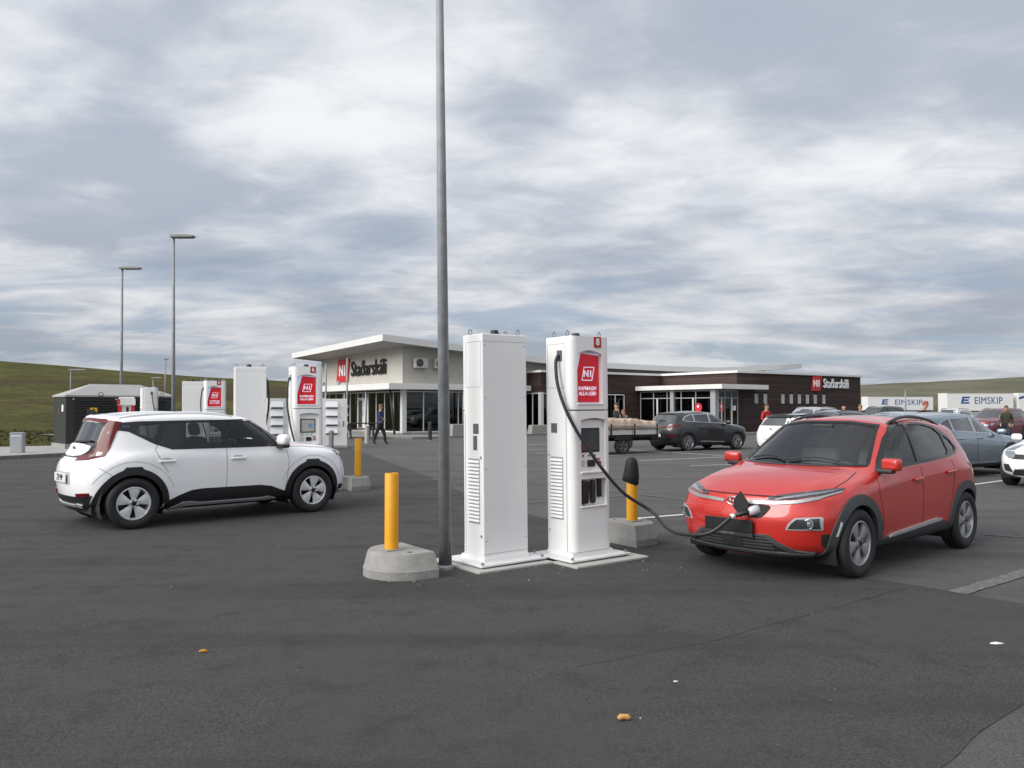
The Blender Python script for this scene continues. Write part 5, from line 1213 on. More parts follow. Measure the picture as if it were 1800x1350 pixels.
    box_obj('underbody', (0, 0, .28), (wb + .8, 1.3, .14), M_gap, root); wheel_wells(root, wb, r + .07, P['hw'], M_gap)
    add_wheels(root, wb, (P['hw'] - .105) * 2, r, wheel[1], n=wheel[2], spread=wheel[3], style='thin' if wheel[2] > 6 else 'paddle', mat=wheel[4] or M_rimsilver)
    if extra: extra(root, sf, P)
    return root
SUV = dict(xf=2.26, xr=-2.2, hw=.92, zh=.90, cowl=(1.12, 1.09), wst=(.32, 1.55), rt=(-1.80, 1.55), rg=(-2.06, 1.10), beltf=1.03, beltr=1.11, rw=.68, bw=.865, peak=1.655, wb=2.65, sh=(.86, .96), rb=(.93, .02))
HATCH = dict(xf=1.93, xr=-1.92, hw=.85, zh=.80, cowl=(.98, 1.0), wst=(.22, 1.42), rt=(-1.52, 1.42), rg=(-1.80, 1.02), beltf=.96, beltr=1.05, rw=.61, bw=.79, peak=1.51, wb=2.43, sh=(.80, .90), rb=(.90, .02), C=-.86)
def place_cars():
    black = paint('black metallic paint', (.004, .0045, .0055)); white = paint('plain white paint', (.78, .78, .77))
    # --- black crossover in front of the entrance, tow bar and trailer behind it
    PK = dict(SUV, xf=2.22, xr=-2.18, rt=(-1.72, 1.50), wst=(.32, 1.51), peak=1.605, rail=(1.47, 1.515, 1.52, 1.48, 1.41), beltr=1.13, dlo_r=.22, zplate=.62)
    def kad(root, sf, P):
        pd = MB().tube([(-2.21, .0, .985), (-2.21, .05, .93), (-2.21, 0, .875), (-2.21, -.05, .93)], .013, 5, closed=True).obj('emblem', M_chrome, root); p = sf.hit('x', -1, 0, .93)[0]; pd.location.x = p.x + 2.19
        for s in (1, -1):
            S = lambda pl: pl if s > 0 else mirror_poly(pl)
            patch('reflector', sf, S([(30, .55), (46, .56), (42, .64), (38, .65)]), 'b', 1, .014, M_tail, root, .05)
            patch('door_trim', sf, [(.62, .355), (-.62, .40), (-.70, .375), (.60, .33)], 'y', s, .016, M_silver, root, .10)
        pn = [o for o in root.children if o.name.startswith('number_plate')]
        q = sf.hit('x', -1, 0, .62)[0].x
        text_obj('plate_lettering', 'KY E74', .10, M_ink, root, face_matrix((q - .030, 0, .62), (0, -1, 0), (0, 0, 1)), depth=.002, bold=.02)
        q = sf.hit('z', 1, -1.35, 0)[0]; MB().tube([q, q + Vector((-.07, 0, .10))], .008, 6).obj('roof_antenna', M_gap, root)
        patch('rear_spoiler', sf, [(-.55, 1.47), (.55, 1.47), (.55, 1.425), (-.55, 1.425)], 'x', -1, .02, M_gloss, root, .08)
        patch('rear_wiper', sf, [(.05, 1.17), (-.30, 1.175), (-.30, 1.20), (.05, 1.21)], 'x', -1, .02, M_gap, root, .1)
    simple_car('parked_car', 'black crossover towing the tarp-covered trailer in front of the entrance', PK, black, (7.40, 32.75, 0), R(31), .98, trim=M_chrome,
               wheel=(.345, .25, 10, 6, M_rimsilver), clad=M_blackplastic, extra=kad, level=3, tails=[[(12, .955), (30, .985), (57, 1.045), (62, 1.03), (50, .96), (34, .90), (18, .91)]])
    # --- white estate seen from behind, beyond the red car
    PN = dict(SUV, xf=2.2, xr=-2.15, hw=.90, zh=.82, cowl=(1.15, 1.03), wst=(.35, 1.45), rt=(-1.75, 1.46), rg=(-2.04, 1.06), beltf=.98, beltr=1.07, peak=1.54, rw=.66, bw=.85, wb=2.7)
    def niro(root, sf, P):
        patch('rear_spoiler', sf, [(-.58, 1.455), (.58, 1.455), (.60, 1.375), (-.60, 1.375)], 'x', -1, .03, M_gloss, root, .08)
        p = sf.hit('x', -1, 0, .97)[0]; MB().lathe([(.05, 0), (.05, .012), (0, .012)], 16, 0, 'x', c=(p.x - .015, 0, .97)).obj('emblem', M_blackplastic, root)
        for s in (1, -1): patch('bumper_vent', sf, [(s * 36, .40), (s * 47, .40), (s * 47, .58), (s * 42, .58)][::s], 'b', 1, .012, M_gap, root, .05)
    simple_car('parked_car', 'white crossover seen from behind beyond the red car, black roof spoiler', PN, white, (10.25, 28.2, 0), R(33), .97, wheel=(.33, .22, 5, 16, None), extra=niro, rails=M_gloss,
               tails=[[(38, .90), (60, .93), (62, 1.03), (56, 1.06), (40, 1.02)]])
    # --- silver-blue SUV, side-on behind the red car
    PV = dict(SUV, xf=2.38, xr=-2.3, hw=.95, zh=.92, cowl=(1.22, 1.08), wst=(.35, 1.53), rt=(-1.85, 1.52), rg=(-2.15, 1.12), beltf=1.02, beltr=1.13, peak=1.63, rw=.69, bw=.88, wb=2.86, B=-.10, C=-.98, dlo_r=.36)
    def volvo(root, sf, P):
        for s in (1, -1): patch('door_trim', sf, [(.75, .33), (-.85, .33), (-.85, .37), (.75, .37)], 'y', s, .018, M_chrome, root, .12)
    simple_car('parked_car', 'silver blue SUV with chrome window line parked side-on behind the red car', PV, paint('silver blue paint', (.25, .31, .36), metal=.8, rough=.24), (10.85, 20.6, 0), R(31), .97,
               trim=M_chrome, wheel=(.36, .25, 5, 16, None), clad=M_blackplastic, extra=volvo, level=3)
    # --- small white hatchback facing us
    def swift(root, sf, P):
        for s in (1, -1):
            S = lambda pl: pl if s > 0 else mirror_poly(pl)
            patch('fog_surround', sf, S([(30, .33), (46, .36), (47, .50), (36, .50)]), 'f', 1, .008, M_blackplastic, root, .05)
    simple_car('parked_car', 'small white hatchback facing the red car, dark grille and round-cornered headlamps', HATCH, white, (12.15, 17.75, 0), R(213), .97, wheel=(.30, .20, 5, 15, None), extra=swift, level=3,
               heads=[(27, .64), (27, .74), (38, .86), (54, .93), (56, .90), (46, .70), (36, .63)], grille=[[(-.42, .615), (.42, .615), (.46, .72), (-.46, .72)], [(-.44, .27), (.44, .27), (.36, .40), (-.36, .40)]])
    # --- dark red SUV
    PO = dict(SUV, xf=2.33, xr=-2.3, peak=1.69, wst=(.34, 1.58), rt=(-1.88, 1.58), zh=.98, cowl=(1.15, 1.14), beltf=1.07, beltr=1.14)
    def outl(root, sf, P):
        for s in (1, -1):
            S = lambda pl: pl if s > 0 else mirror_poly(pl)
            patch('chrome_shield', sf, S([(12, .78), (28, .80), (52, .90), (48, .84), (34, .74), (30, .50), (26, .50), (26, .72)]), 'f', 1, .016, M_chrome, root, .05)
    simple_car('parked_car', 'dark red SUV with chrome front shield parked by the white trailers', PO, paint('dark red paint', (.16, .012, .022), metal=.4), (25.7, 43.6, 0), R(213), 1.0, wheel=(.35, .24, 5, 15, None), clad=M_blackplastic, extra=outl, rails=M_silver)
    G = 'cars glimpsed over the red roof'
    simple_car('parked_car', 'silver SUV facing us by the brown cladding, behind the man in red', dict(SUV, peak=1.74, wst=(.34, 1.62), rt=(-1.85, 1.62)), paint('silver paint', (.46, .48, .50), metal=.5), (14.5, 40.0, 0), R(222), 1.0, rails=M_silver)
    simple_car('parked_car', 'grey estate with black roof bars, only its roof showing over the red car', dict(PN, peak=1.60, wst=(.35, 1.5), rt=(-1.8, 1.5)), paint('grey paint', (.12, .12, .13), metal=.5), (12.9, 33.4, 0), R(213), 1.0, rails=M_gloss)
    simple_car('parked_car', 'charcoal crossover roof and windscreen between grey estate and silver blue SUV', PN, paint('charcoal paint', (.04, .042, .046), metal=.4), (11.75, 25.9, 0), R(213), .98)
    simple_car('parked_car', 'pale blue car with low roof behind the charcoal crossover', dict(PN, peak=1.52), paint('pale blue paint', (.42, .50, .58), metal=.3), (16.9, 36.6, 0), R(213), 1.0)
    simple_car('parked_car', 'black off-roader with tall dark cabin beyond the pale blue car', dict(SUV, peak=1.80, wst=(.42, 1.68), rt=(-1.95, 1.70)), paint('off-road black', (.015, .016, .017)), (24.5, 55.0, 0), R(205), 1.0, rails=M_gloss)
    simple_car('parked_car', 'white off-roader with roof rails in front of the white trailers', dict(SUV, peak=1.66), paint('dusty white', (.60, .60, .58)), (31.0, 58.0, 0), R(216), 1.0, clad=M_blackplastic, rails=M_gloss)
    simple_car('parked_car', 'white car with blue side stripes beyond the dark red SUV', dict(HATCH, xf=2.1, xr=-2.1, wb=2.6), white, (37.5, 60.0, 0), R(213), 1.05)
def place_chargers(kona):
    conc = plain('pad concrete', (.38, .375, .355), .9, var=.18, vscale=3, bump=.35, bscale=50)
    rot = R(37); lean = R(-.55)
    p8 = (.755, 9.15, .022); p7 = (-.18, 8.88, .022)
    for c in (p7, p8):
        o = MB().box((0, 0, 0), (1.06, .92, .05), taper=.995).obj('concrete_pad', conc, bevel=.008, loc=(c[0] + (.06 if c is p8 else 0), c[1], .0), rz=rot)
        tag(o, 'pale concrete pad under charging post number 8' if c is p8 else 'pale concrete pad under the charging post that turns its back', 'pad')
    # cable from the side outlet of post 8 down to the red car's nose
    bpy.context.view_layer.update()
    W = Matrix.Translation(p8) @ Matrix.Rotation(rot, 4, 'Z'); I = W.inverted()
    port = kona.matrix_world @ Vector((2.10, .27, .655)); nose = (kona.matrix_world.to_3x3() @ Vector((1, 0, 0))).normalized(); left = (kona.matrix_world.to_3x3() @ Vector((0, 1, 0))).normalized()
    s0 = W @ Vector((-.31, -.03, 2.22)); s1 = W @ Vector((-.345, -.03, 2.12))
    wp = [s0, s1, W @ Vector((-.36, -.09, 1.85)), W @ Vector((-.30, -.22, 1.50)), W @ Vector((-.08, -.36, 1.08)), W @ Vector((.22, -.46, .72)), W @ Vector((.52, -.60, .50))]
    low = port + nose * .34 - left * .62 + Vector((0, 0, -.27)); bend = port + nose * .36 - left * .30 + Vector((0, 0, -.22))
    hand = port + nose * .22 - left * .13 + Vector((0, 0, -.055))
    mid = wp[-1].lerp(low, .5) + Vector((0, 0, -.06))
    path = bez(wp + [mid, low, bend, hand], 90)
    lc = [I @ p for p in path]
    T8 = charger('8', 'white charging post number 8 cabled to the red car', p8, rot, lean, cable=lc)
    # connector: collar, grip and head
    L3 = I.to_3x3(); ax = (port - hand).normalized()
    m = MB().tube([I @ (hand - ax * .02), I @ (hand + ax * .02)], .024, 14); g = m.obj('connector_collar', plain('connector white', (.66, .66, .66), .4), T8, smooth=True)
    MB().tube([I @ (hand + ax * .02), I @ (hand + ax * .12), I @ (hand + ax * .17)], [.021, .025, .028], 14).obj('connector_grip', M_cdark, T8, smooth=True)
    MB().tube([I @ (hand + ax * .165), I @ (hand + ax * .20), I @ (port - nose * .01)], [.034, .045, .050], 16).obj('connector_head', plain('connector head', (.52, .52, .54), .35, var=.05), T8, smooth=True)
    charger('', 'white charging post with its plain back to us beside post 8', p7, rot + math.pi, lean)
    def side_cable(T, loc, rz, end):
        W = Matrix.Translation(loc) @ Matrix.Rotation(rz, 4, 'Z')
        return None
    loop = bez([(-.31, -.03, 2.22), (-.345, -.05, 2.10), (-.375, -.10, 1.75), (-.34, -.20, 1.35), (-.26, -.27, .95), (-.20, -.26, .66), (-.13, -.22, .55), (-.10, -.19, .62)], 44)
    for num, lab, loc, rz, on, sc in (('6', 'white charging post number 6 behind the white hatchback', (-4.08, 16.25, .0), R(26), True, 1.02),
                          ('', 'white post with blank back, right behind the white hatchback windscreen, left of post 6', (-5.22, 16.35, .0), R(24) + math.pi, False, 1.02),
                          ('4', 'white charging post number 4 beyond the white hatchback', (-8.37, 23.1, .0), R(24), False, 1.0),
                          ('', 'far white post with blank back overlapping post 4', (-9.25, 23.8, .0), R(20) + math.pi, False, 1.0)):
        charger(num, lab, loc, rz, R(-.4), sc, cable=loop, screen_on=on)
    charger('', 'white charging post beside the red fuel pump, edge towards us', (-13.55, 30.8, 0), R(110), R(-.3), 1.0, cable=loop)
    charger('', 'white charging post nearest the dark kiosk, half hidden by its twin', (-14.0, 31.45, 0), R(-70), R(-.3), 1.0, cable=loop)
    # power cabinets by the building
    def cabinet(label, loc, rz):
        T = thing('power_cabinet', label, 'cabinet', loc, rz, 'power cabinets')
        box_obj('cabinet_body', (0, 0, 1.06), (1.05, .75, 1.95), M_cw, T, .012); box_obj('cabinet_base', (0, 0, .05), (1.1, .8, .10), plain('pad concrete', (.3, .3, .3), .9), T)
        for k in range(4):
            MB().prism([(0, .0), (-.09, .03), (-.09, .05), (0, .27)], -.24, .24, axis='x').obj('vent_hood', M_cw, T, loc=(-.12, -.375, .58 + k * .36)); box_obj('vent_gap', (-.12, -.378, .565 + k * .36), (.46, .01, .04), M_cdark, T)
        for k in range(4):
            MB().prism([(0, .0), (.09, .03), (.09, .05), (0, .27)], -.2, .2, axis='y').obj('vent_hood', M_cw, T, loc=(.525, 0, .58 + k * .36))
        box_obj('cabinet_handle', (.36, -.385, 1.0), (.03, .03, .22), M_cdark, T)
        for s in (-.4, .4): MB().tube([(s, 0, 2.03), (s, 0, 2.10)], .02, 6).obj('lifting_eye', M_steel, T)
    cabinet('white power cabinet with four vent hoods right of post 6', (-7.55, 34.6, 0), R(22)); cabinet('white power cabinet with vent hoods left of post 6', (-9.55, 33.4, 0), R(30))
    # bollards
    yel = plain('bollard yellow', (.74, .335, .008), .45, var=.12, vscale=7); bc = plain('bollard concrete', (.27, .265, .25), .92, var=.28, vscale=5, bump=.5, bscale=45)
    def bollard(label, loc, rz, facets=16, h=.76, bag=False, extent=(.40, .44)):
        T = thing('bollard', label, 'bollard', loc, rz, 'yellow bollards on concrete blocks')
        def dshape(k, off=0):
            a, b = extent; sh = .13; pts = [(b * .42 * k + sh, -a * k), (b * .42 * k + sh, a * k)]
            for i in range(1, facets): t = R(90 + 180 * i / facets); pts.append((b * .9 * k * math.cos(t) + sh, a * k * math.sin(t)))
            return pts
        m = MB(); lv = [(1.0, 0), (1.0, .085), (.975, .10), (.90, .225), (.86, .25)]; n = len(dshape(1)); vs = []
        for k, z in lv: vs += [(x, y, z) for x, y in dshape(k)]
        fs = [tuple(range(n - 1, -1, -1)), tuple(range((len(lv) - 1) * n, len(lv) * n))] + [(r * n + i, r * n + (i + 1) % n, (r + 1) * n + (i + 1) % n, (r + 1) * n + i) for r in range(len(lv) - 1) for i in range(n)]
        m.add(vs, fs); o = m.obj('concrete_block', bc, T); auto_smooth(o.data, 28)
        box_obj('foot_plate', (.0, 0, .255), (.19, .19, .012), M_steel, T, .002)
        MB().lathe([(.069, .25), (.069, .25 + h - .006), (.066, .25 + h), (.060, .25 + h), (.060, .25 + h - .012), (0, .25 + h - .012)], 24).obj('post', yel, T, smooth=False); auto_smooth(T.children[-1].data, 35)
        MB().lathe([(.0585, .25 + h - .008), (.0, .25 + h - .004)], 20).obj('post_cap', plain('cap dark', (.06, .058, .05), .7), T)
        MB().lathe([(.03, 0), (.03, .003), (0, .003)], 12).obj('lifting_socket', plain('socket dark', (.05, .05, .05), .9), T, loc=(.08, -.24, .2485))
        if bag:
            seg = 20; vs = []; fs = []; prof = [(.074, .60), (.085, .615), (.088, .70), (.080, .80), (.074, .86), (.055, .905), (.02, .925)]
            for r, z in prof:
                for k in range(seg):
                    a = 2 * math.pi * k / seg; rr = r * (1 + .45 * max(0, math.cos(a - 5.2)) ** 2 * (.88 - z) * 3.5 + .05 * math.sin(5 * a + z * 20)); vs.append((rr * math.cos(a), rr * math.sin(a), z + .12 + (.025 * math.cos(a - 5.2) if z < .7 else 0)))
            for i in range(len(prof) - 1):
                for k in range(seg): fs.append((i * seg + k, i * seg + (k + 1) % seg, (i + 1) * seg + (k + 1) % seg, (i + 1) * seg + k))
            fs.append(tuple(range((len(prof) - 1) * seg, len(prof) * seg)))
            b = MB().add(vs, fs).obj('plastic_hood', None or plain('hood cloth black', (.008, .008, .009), .65, var=.2, vscale=20, bump=.4, bscale=30), None, smooth=True)
            b.location = loc; b.rotation_euler[2] = rz; tag(b, 'black cloth hood pulled over the bollard by post 8', 'hood')
        return T
    bollard('yellow bollard on rounded concrete block next to the tall steel lamp post', (-1.20, 8.20, 0), R(35), 18)
    bollard('yellow bollard under a black hood on concrete block beside post 8', (1.50, 10.28, 0), R(215), 6, bag=True, extent=(.42, .46), h=.74)
    bollard('yellow bollard on faceted concrete block at the nose of the white hatchback', (-3.17, 16.9, 0), R(215), 7, h=.78)
KONA = build_kona((3.80, 9.55, .004), R(220.7), 1.0)
SOUL = build_soul((-4.79, 12.83, .004), R(42.6), 1.045)
place_cars()
place_chargers(KONA)
# ------------------------------------------------------------------ street furniture
def lamp_post(label, loc, h, r0, r1, head=.62, lean=0, group=None, yaw=0):
    T = thing('lamp_post', label, 'lamp post', loc, yaw, group)
    if lean: T.rotation_euler = (0, lean, yaw)
    MB().tube([(0, 0, -.02), (0, 0, h * .5), (0, 0, h)], [r0, (r0 + r1) / 2, r1], 20).obj('pole', M_steel, T, smooth=True)
    MB().lathe([(r0 + .012, 0), (r0 + .012, .03), (r0, .05)], 20).obj('pole_collar', M_steel, T)
    if r0 > .06:
        m = MB(); 
        for k in range(5): m.tube([(r0 * math.cos(a) * .985, r0 * math.sin(a) * .985, .02), (r0 * math.cos(a) * .985, r0 * math.sin(a) * .985, .16 + .12 * (k % 3))] if (a := -1.9 + k * .32) is not None else [], .004, 4)
        m.obj('tar_streaks', plain('tar', (.035, .04, .045), .7), T)
    body = MB().prism([(-.10, -.02), (head - .08, -.02), (head, .015), (head - .05, .07), (head * .4, .10), (-.10, .085)], -.14, .14, axis='y').obj('lamp_head', plain('lamp grey', (.24, .25, .25), .5), T, bevel=.02, loc=(0, 0, h))
    box_obj('lamp_lens', (head * .52, 0, -.026), (head * .72, .22, .014), plain('lamp lens', (.10, .10, .11), .2), body)
    return T
lamp_post('tall galvanised lamp post standing between bollard and charging posts', (-.685, 8.48, 0), 8.0, .068, .030, lean=R(-.72))
lamp_post('lamp post rising behind the roof of the white hatchback', (-12.5, 30.3, 0), 8.0, .075, .042, .80, lean=R(-.6))
lamp_post('lamp post in front of the dark kiosk', (-17.45, 36.6, 0), 7.9, .08, .045, .86, lean=R(-.3))
lamp_post('short lamp post on the grass slope behind the kiosk', (-34.5, 64.0, terrain_h(-34.5, 64)), 4.6 - terrain_h(-34.5, 64), .05, .04, 1.2)
lamp_post('slim lamp post far off by the foot of the hill', (-36.0, 85.0, terrain_h(-36, 85)), 6.5 - terrain_h(-36, 85) + .2, .07, .06, .3)
lamp_post('lamp post with pale head by the white trailers', (48.5, 101.0, 0), 3.8, .09, .08, 1.1)
lamp_post('small lamp post with round head behind the charging posts', (-32.0, 73, terrain_h(-32, 73)), 4.3 - terrain_h(-32, 73), .05, .04, .8)

def kiosk():
    T = thing('transformer_kiosk', 'dark louvred transformer kiosk with pale hipped roof', 'kiosk', (-16.85, 31.0, .10), R(42))
    dk = plain('kiosk dark green', (.020, .024, .023), .5, var=.12); blk = plain('kiosk louvre', (.012, .013, .014), .55, var=.1); rf = plain('kiosk roof', (.32, .32, .315), .7, var=.12, vscale=1.5)
    box_obj('foundation', (2.0, .95, .07), (4.1, 2.0, .24), plain('kiosk footing', (.28, .28, .27), .9, var=.2), T)
    box_obj('wall', (2.0, 1.0, 1.08), (4.0, 1.8, 1.80), dk, T, .01)
    m = MB().add([(-.05, .04, 1.98), (4.05, .04, 1.98), (4.05, 1.96, 1.98), (-.05, 1.96, 1.98), (-.05, .04, 2.05), (4.05, .04, 2.05), (4.05, 1.96, 2.05), (-.05, 1.96, 2.05), (1.1, .8, 2.50), (2.9, .8, 2.50), (2.9, 1.2, 2.50), (1.1, 1.2, 2.50)],
                 [(3, 2, 1, 0), (0, 1, 5, 4), (1, 2, 6, 5), (2, 3, 7, 6), (3, 0, 4, 7), (4, 5, 9, 8), (5, 6, 10, 9), (6, 7, 11, 10), (7, 4, 8, 11), (8, 9, 10, 11)])
    m.obj('roof', rf, T, bevel=.01)
    for d0, d1 in ((.30, 1.72), (1.82, 3.72)):
        d = box_obj('door', ((d0 + d1) / 2, .085, 1.06), (d1 - d0, .03, 1.70), blk, T)
        for k in range(17): box_obj('louvre', (0, -.03, -.78 + k * .097), (d1 - d0 - .10, .05, .018), dk, d, rx=R(-35))
    hz = box_obj('warning_sign', (.95, .02, 1.42), (.26, .008, .30), plain('warning yellow', (.75, .42, .02), .5), T)
    MB().prism([(-.09, -.03), (.09, -.03), (0, .12)], -.010, -.006, axis='y').obj('warning_triangle', M_gap, hz); box_obj('warning_print', (0, -.006, -.085), (.18, .002, .04), M_gap, hz)
    box_obj('notice', (-.005, .55, 1.55), (.012, .22, .26), M_letter, T); box_obj('lock_plate', (-.008, 1.05, 1.45), (.02, .05, .24), plain('brass', (.45, .30, .08), .4, metal=.6), T)
    for x in (.25, 1.77): MB().lathe([(.03, 0), (.03, .02), (0, .02)], 10, 0, 'y').obj('rivet', M_letter, T, loc=(x, .06, 1.90))
    for x in (1.2, 3.5): MB().tube([(x + .08 * math.cos(t), .0, 2.08 + .08 * math.sin(t)) for t in [2 * math.pi * i / 14 for i in range(14)]], .012, 5, closed=True).obj('lifting_eye', M_gap, T)
kiosk()
def meter_box():
    T = thing('meter_box', 'grey metal electricity box on the kerb beside the grass', 'meter box', (-17.05, 28.3, .10), R(10))
    gr = plain('meter box grey', (.36, .38, .40), .5, var=.12, metal=.2)
    box_obj('housing', (0, 0, .33), (.40, .25, .68), gr, T, .008); box_obj('lid', (0, 0, .69), (.43, .28, .04), gr, T, .008); box_obj('door_panel', (0, -.13, .28), (.34, .01, .48), gr, T, .003); box_obj('name_strip', (0, -.13, .60), (.34, .008, .03), M_letter, T)
meter_box()
def pump():
    T = thing('fuel_pump', 'red and white fuel pump in front of the kiosk', 'fuel pump', (-14.7, 31.25, .0), R(25), scale=(.62, .8, 1.0))
    rd = plain('pump red', (.50, .018, .02), .4, var=.06); wh = plain('pump white', (.68, .68, .67), .4)
    box_obj('base', (0, 0, .10), (.95, .55, .2), wh, T, .01); box_obj('side_panel', (-.36, 0, 1.0), (.22, .5, 1.7), rd, T, .02); box_obj('side_panel', (.36, 0, 1.0), (.18, .5, 1.7), rd, T, .02)
    box_obj('centre', (0, .02, 1.0), (.52, .42, 1.7), wh, T, .01); box_obj('dark_strip', (.06, -.20, 1.05), (.14, .02, 1.3), M_gap, T)
    MB().prism([(-.5, 0), (.5, 0), (.5, .22), (.42, .32), (-.38, .32), (-.5, .22)], -.29, .29, axis='y').obj('top_cap', wh, T, bevel=.03, loc=(0, 0, 1.75)); box_obj('cap_end', (-.44, -.295, 1.89), (.16, .02, .22), rd, T, .01)
    for z in (1.0, 1.25, 1.45): box_obj('print', (-.36, -.256, z), (.12, .006, .05), M_letter, T)
pump()
def posts():
    gp = plain('grey post', (.18, .18, .175), .8, var=.2); dp = plain('black post', (.02, .022, .024), .6)
    for lab, loc, h, r, m in (('grey square post in front of the white power cabinet', (-7.25, 32.9, 0), .75, .10, gp), ('pale rounded post beside the walking man', (-6.75, 38.2, .0), .86, .11, plain('pale post', (.40, .38, .35), .85, var=.15)), ('black post with domed top in front of the big windows', (-4.15, 41.5, .0), .95, .10, dp)):
        T = thing('short_post', lab, 'post', loc, R(30)); MB().lathe([(r, 0), (r, h - .12), (r * 1.1, h - .12), (r * 1.1, h - .04), (r * .7, h), (0, h + .02)], 14 if m is not gp else 4).obj('post', m, T); auto_smooth(T.children[0].data, 30)
        MB().lathe([(r * 1.25, 0), (r * 1.25, .03), (r, .04)], 12).obj('foot', M_steel, T)
    for lab, loc, h in (('bare steel pole beside the power cabinet', (-8.75, 38.5, 0), 3.7), ('bare steel pole in front of the red sign', (-8.30, 41.2, 0), 4.15)):
        T = thing('steel_pole', lab, 'pole', loc); MB().tube([(0, 0, 0), (0, 0, h)], .045, 10).obj('pole', M_steel, T, smooth=True); MB().lathe([(.055, 0), (.05, .04), (0, .06)], 10).obj('pole_cap', M_steel, T, loc=(0, 0, h - .02)); box_obj('foot_plate', (0, 0, .015), (.24, .24, .03), M_steel, T)
    st = plain('weathered concrete', (.27, .26, .245), .9, var=.2, vscale=4, bump=.4)
    for lab, loc, s in (('rough concrete block standing before the glazed wing', (1.65, 50.1, .0), (1.5, .5, .62)), ('pale concrete block beside the steel lamp post, by the windows', (-3.1, 46.0, .0), (.9, .5, .75))):
        T = thing('concrete_block', lab, 'block', loc, R(35)); MB().box((0, 0, s[2] / 2), s, taper=.86).obj('block', st, T, bevel=.03); box_obj('footing', (0, 0, .04), (s[0] * 1.15, s[1] * 1.3, .08), st, T, .01)
    T = thing('picnic_table', 'dark timber picnic table beside the power cabinet', 'table', (-8.05, 43.5, .10), R(20)); w = plain('dark stained timber', (.03, .018, .014), .7, var=.3)
    for k in range(4): box_obj('tabletop_plank', (0, -.27 + k * .18, .74), (1.8, .165, .05), w, T)
    for s in (-1, 1):
        for k in range(2): box_obj('seat_plank', (0, s * (.62 + .15 * k), .44), (1.8, .14, .045), w, T)
        for t in (-1, 1): MB().tube([(s * .6, t * .70, .02), (s * .6, t * .18, .72)], .055, 4).obj('leg', w, T)
        box_obj('cross_beam', (s * .6, 0, .40), (.06, 1.5, .10), w, T)
posts()

# ------------------------------------------------------------------ trailer with tarpaulin, lorries
def cargo_trailer():
    T = thing('cargo_trailer', 'white flat-sided trailer loaded under a tan tarpaulin', 'trailer', (3.80, 30.0, 0), R(31)); wh = plain('trailer side white', (.50, .49, .46), .6, var=.2, vscale=3); dk = M_gap
    box_obj('bed', (-.4, 0, .66), (3.4, 1.7, .10), dk, T)
    for s in (-1, 1):
        for z in (.79, .98): box_obj('side_board', (-.4, s * .86, z), (3.4, .04, .175), wh, T, .005)
        for x in (-1.9, -.9, .15, 1.2): box_obj('stake', (x, s * .885, .88), (.05, .03, .42), dk, T)
    for x in (-2.1, 1.3): box_obj('end_board', (x, 0, .88), (.04, 1.7, .36), wh, T)
    box_obj('chassis', (-.2, 0, .54), (3.6, .9, .14), dk, T)
    MB().tube([(1.2, .5, .52), (2.6, 0, .48), (1.2, -.5, .52)], .05, 6).obj('drawbar', dk, T); MB().tube([(2.55, 0, .42), (2.55, 0, .62)], .05, 8).obj('hitch', dk, T)
    ty = tyre_mesh(.31, .18, .19); rm = rim_mesh(.19, .18, 5, 20, 'paddle', plain('steel rim', (.10, .10, .10), .6), dk)
    for s in (-1, 1):
        o = bpy.data.objects.new('wheel', ty); link(o, T); o.location = (-.35, s * .80, .31); o.rotation_euler = (0, 0, math.pi if s > 0 else 0); q = bpy.data.objects.new('rim', rm); link(q, o)
        MB().prism([(-.38, -.02), (.38, -.02), (.30, .16), (-.30, .16)], -.11, .11, axis='y').obj('mudguard', dk, T, loc=(-.35, s * .80, .55))
    for s in (-1, 1): box_obj('tail_lamp', (-2.13, s * .65, .55), (.04, .3, .10), M_tail, T)
    # rumpled tarpaulin
    nx, ny = 110, 50; vs = []
    for j in range(ny + 1):
        for i in range(nx + 1):
            x = -2.15 + 3.5 * i / nx; y = -.90 + 1.8 * j / ny; e = min(1, min(j, ny - j) / 3.0); ex = min(1, min(i, nx - i) / 4.0)
            n = noise.noise(Vector((x * 1.1, y * 2.6, 1))) * .07 - .10 * sstep(.2, 1.3, x) - abs(noise.noise(Vector((x * 1.6 + y * 2.0, y * 3.0 - x * 1.2, 4)))) * .16 + abs(noise.noise(Vector((x * 3.5 - y * 3, y * 5, 8)))) * .05
            z = 1.02 + (.16 + n + .10 * math.cos(x * .8)) * min(e, ex) ** .5 - (.10 + .05 * noise.noise(Vector((x * 3, y * 3, 0)))) * (1 - e)
            vs.append((x, y * (1 + .01 * (1 - e)), z))
    fs = [(j * (nx + 1) + i, j * (nx + 1) + i + 1, (j + 1) * (nx + 1) + i + 1, (j + 1) * (nx + 1) + i) for j in range(ny) for i in range(nx)]
    o = MB().add(vs, fs).obj('tarpaulin', plain('tan tarpaulin', (.40, .30, .23), .75, var=.15, vscale=4, bump=.2, bscale=25), None, smooth=True); o.location = T.location; o.rotation_euler = T.rotation_euler
    s = o.modifiers.new('thick', 'SOLIDIFY'); s.thickness = .012; tag(o, 'crumpled tan tarpaulin strapped over the trailer load', 'tarpaulin')
    for x in (-.95, .05): MB().tube([(x, -.905, .64), (x, -.915, .95), (x, -.7, 1.16), (x, 0, 1.24), (x, .7, 1.16), (x, .915, .95), (x, .905, .64)], .012, 4).obj('strap', dk, T)
cargo_trailer()
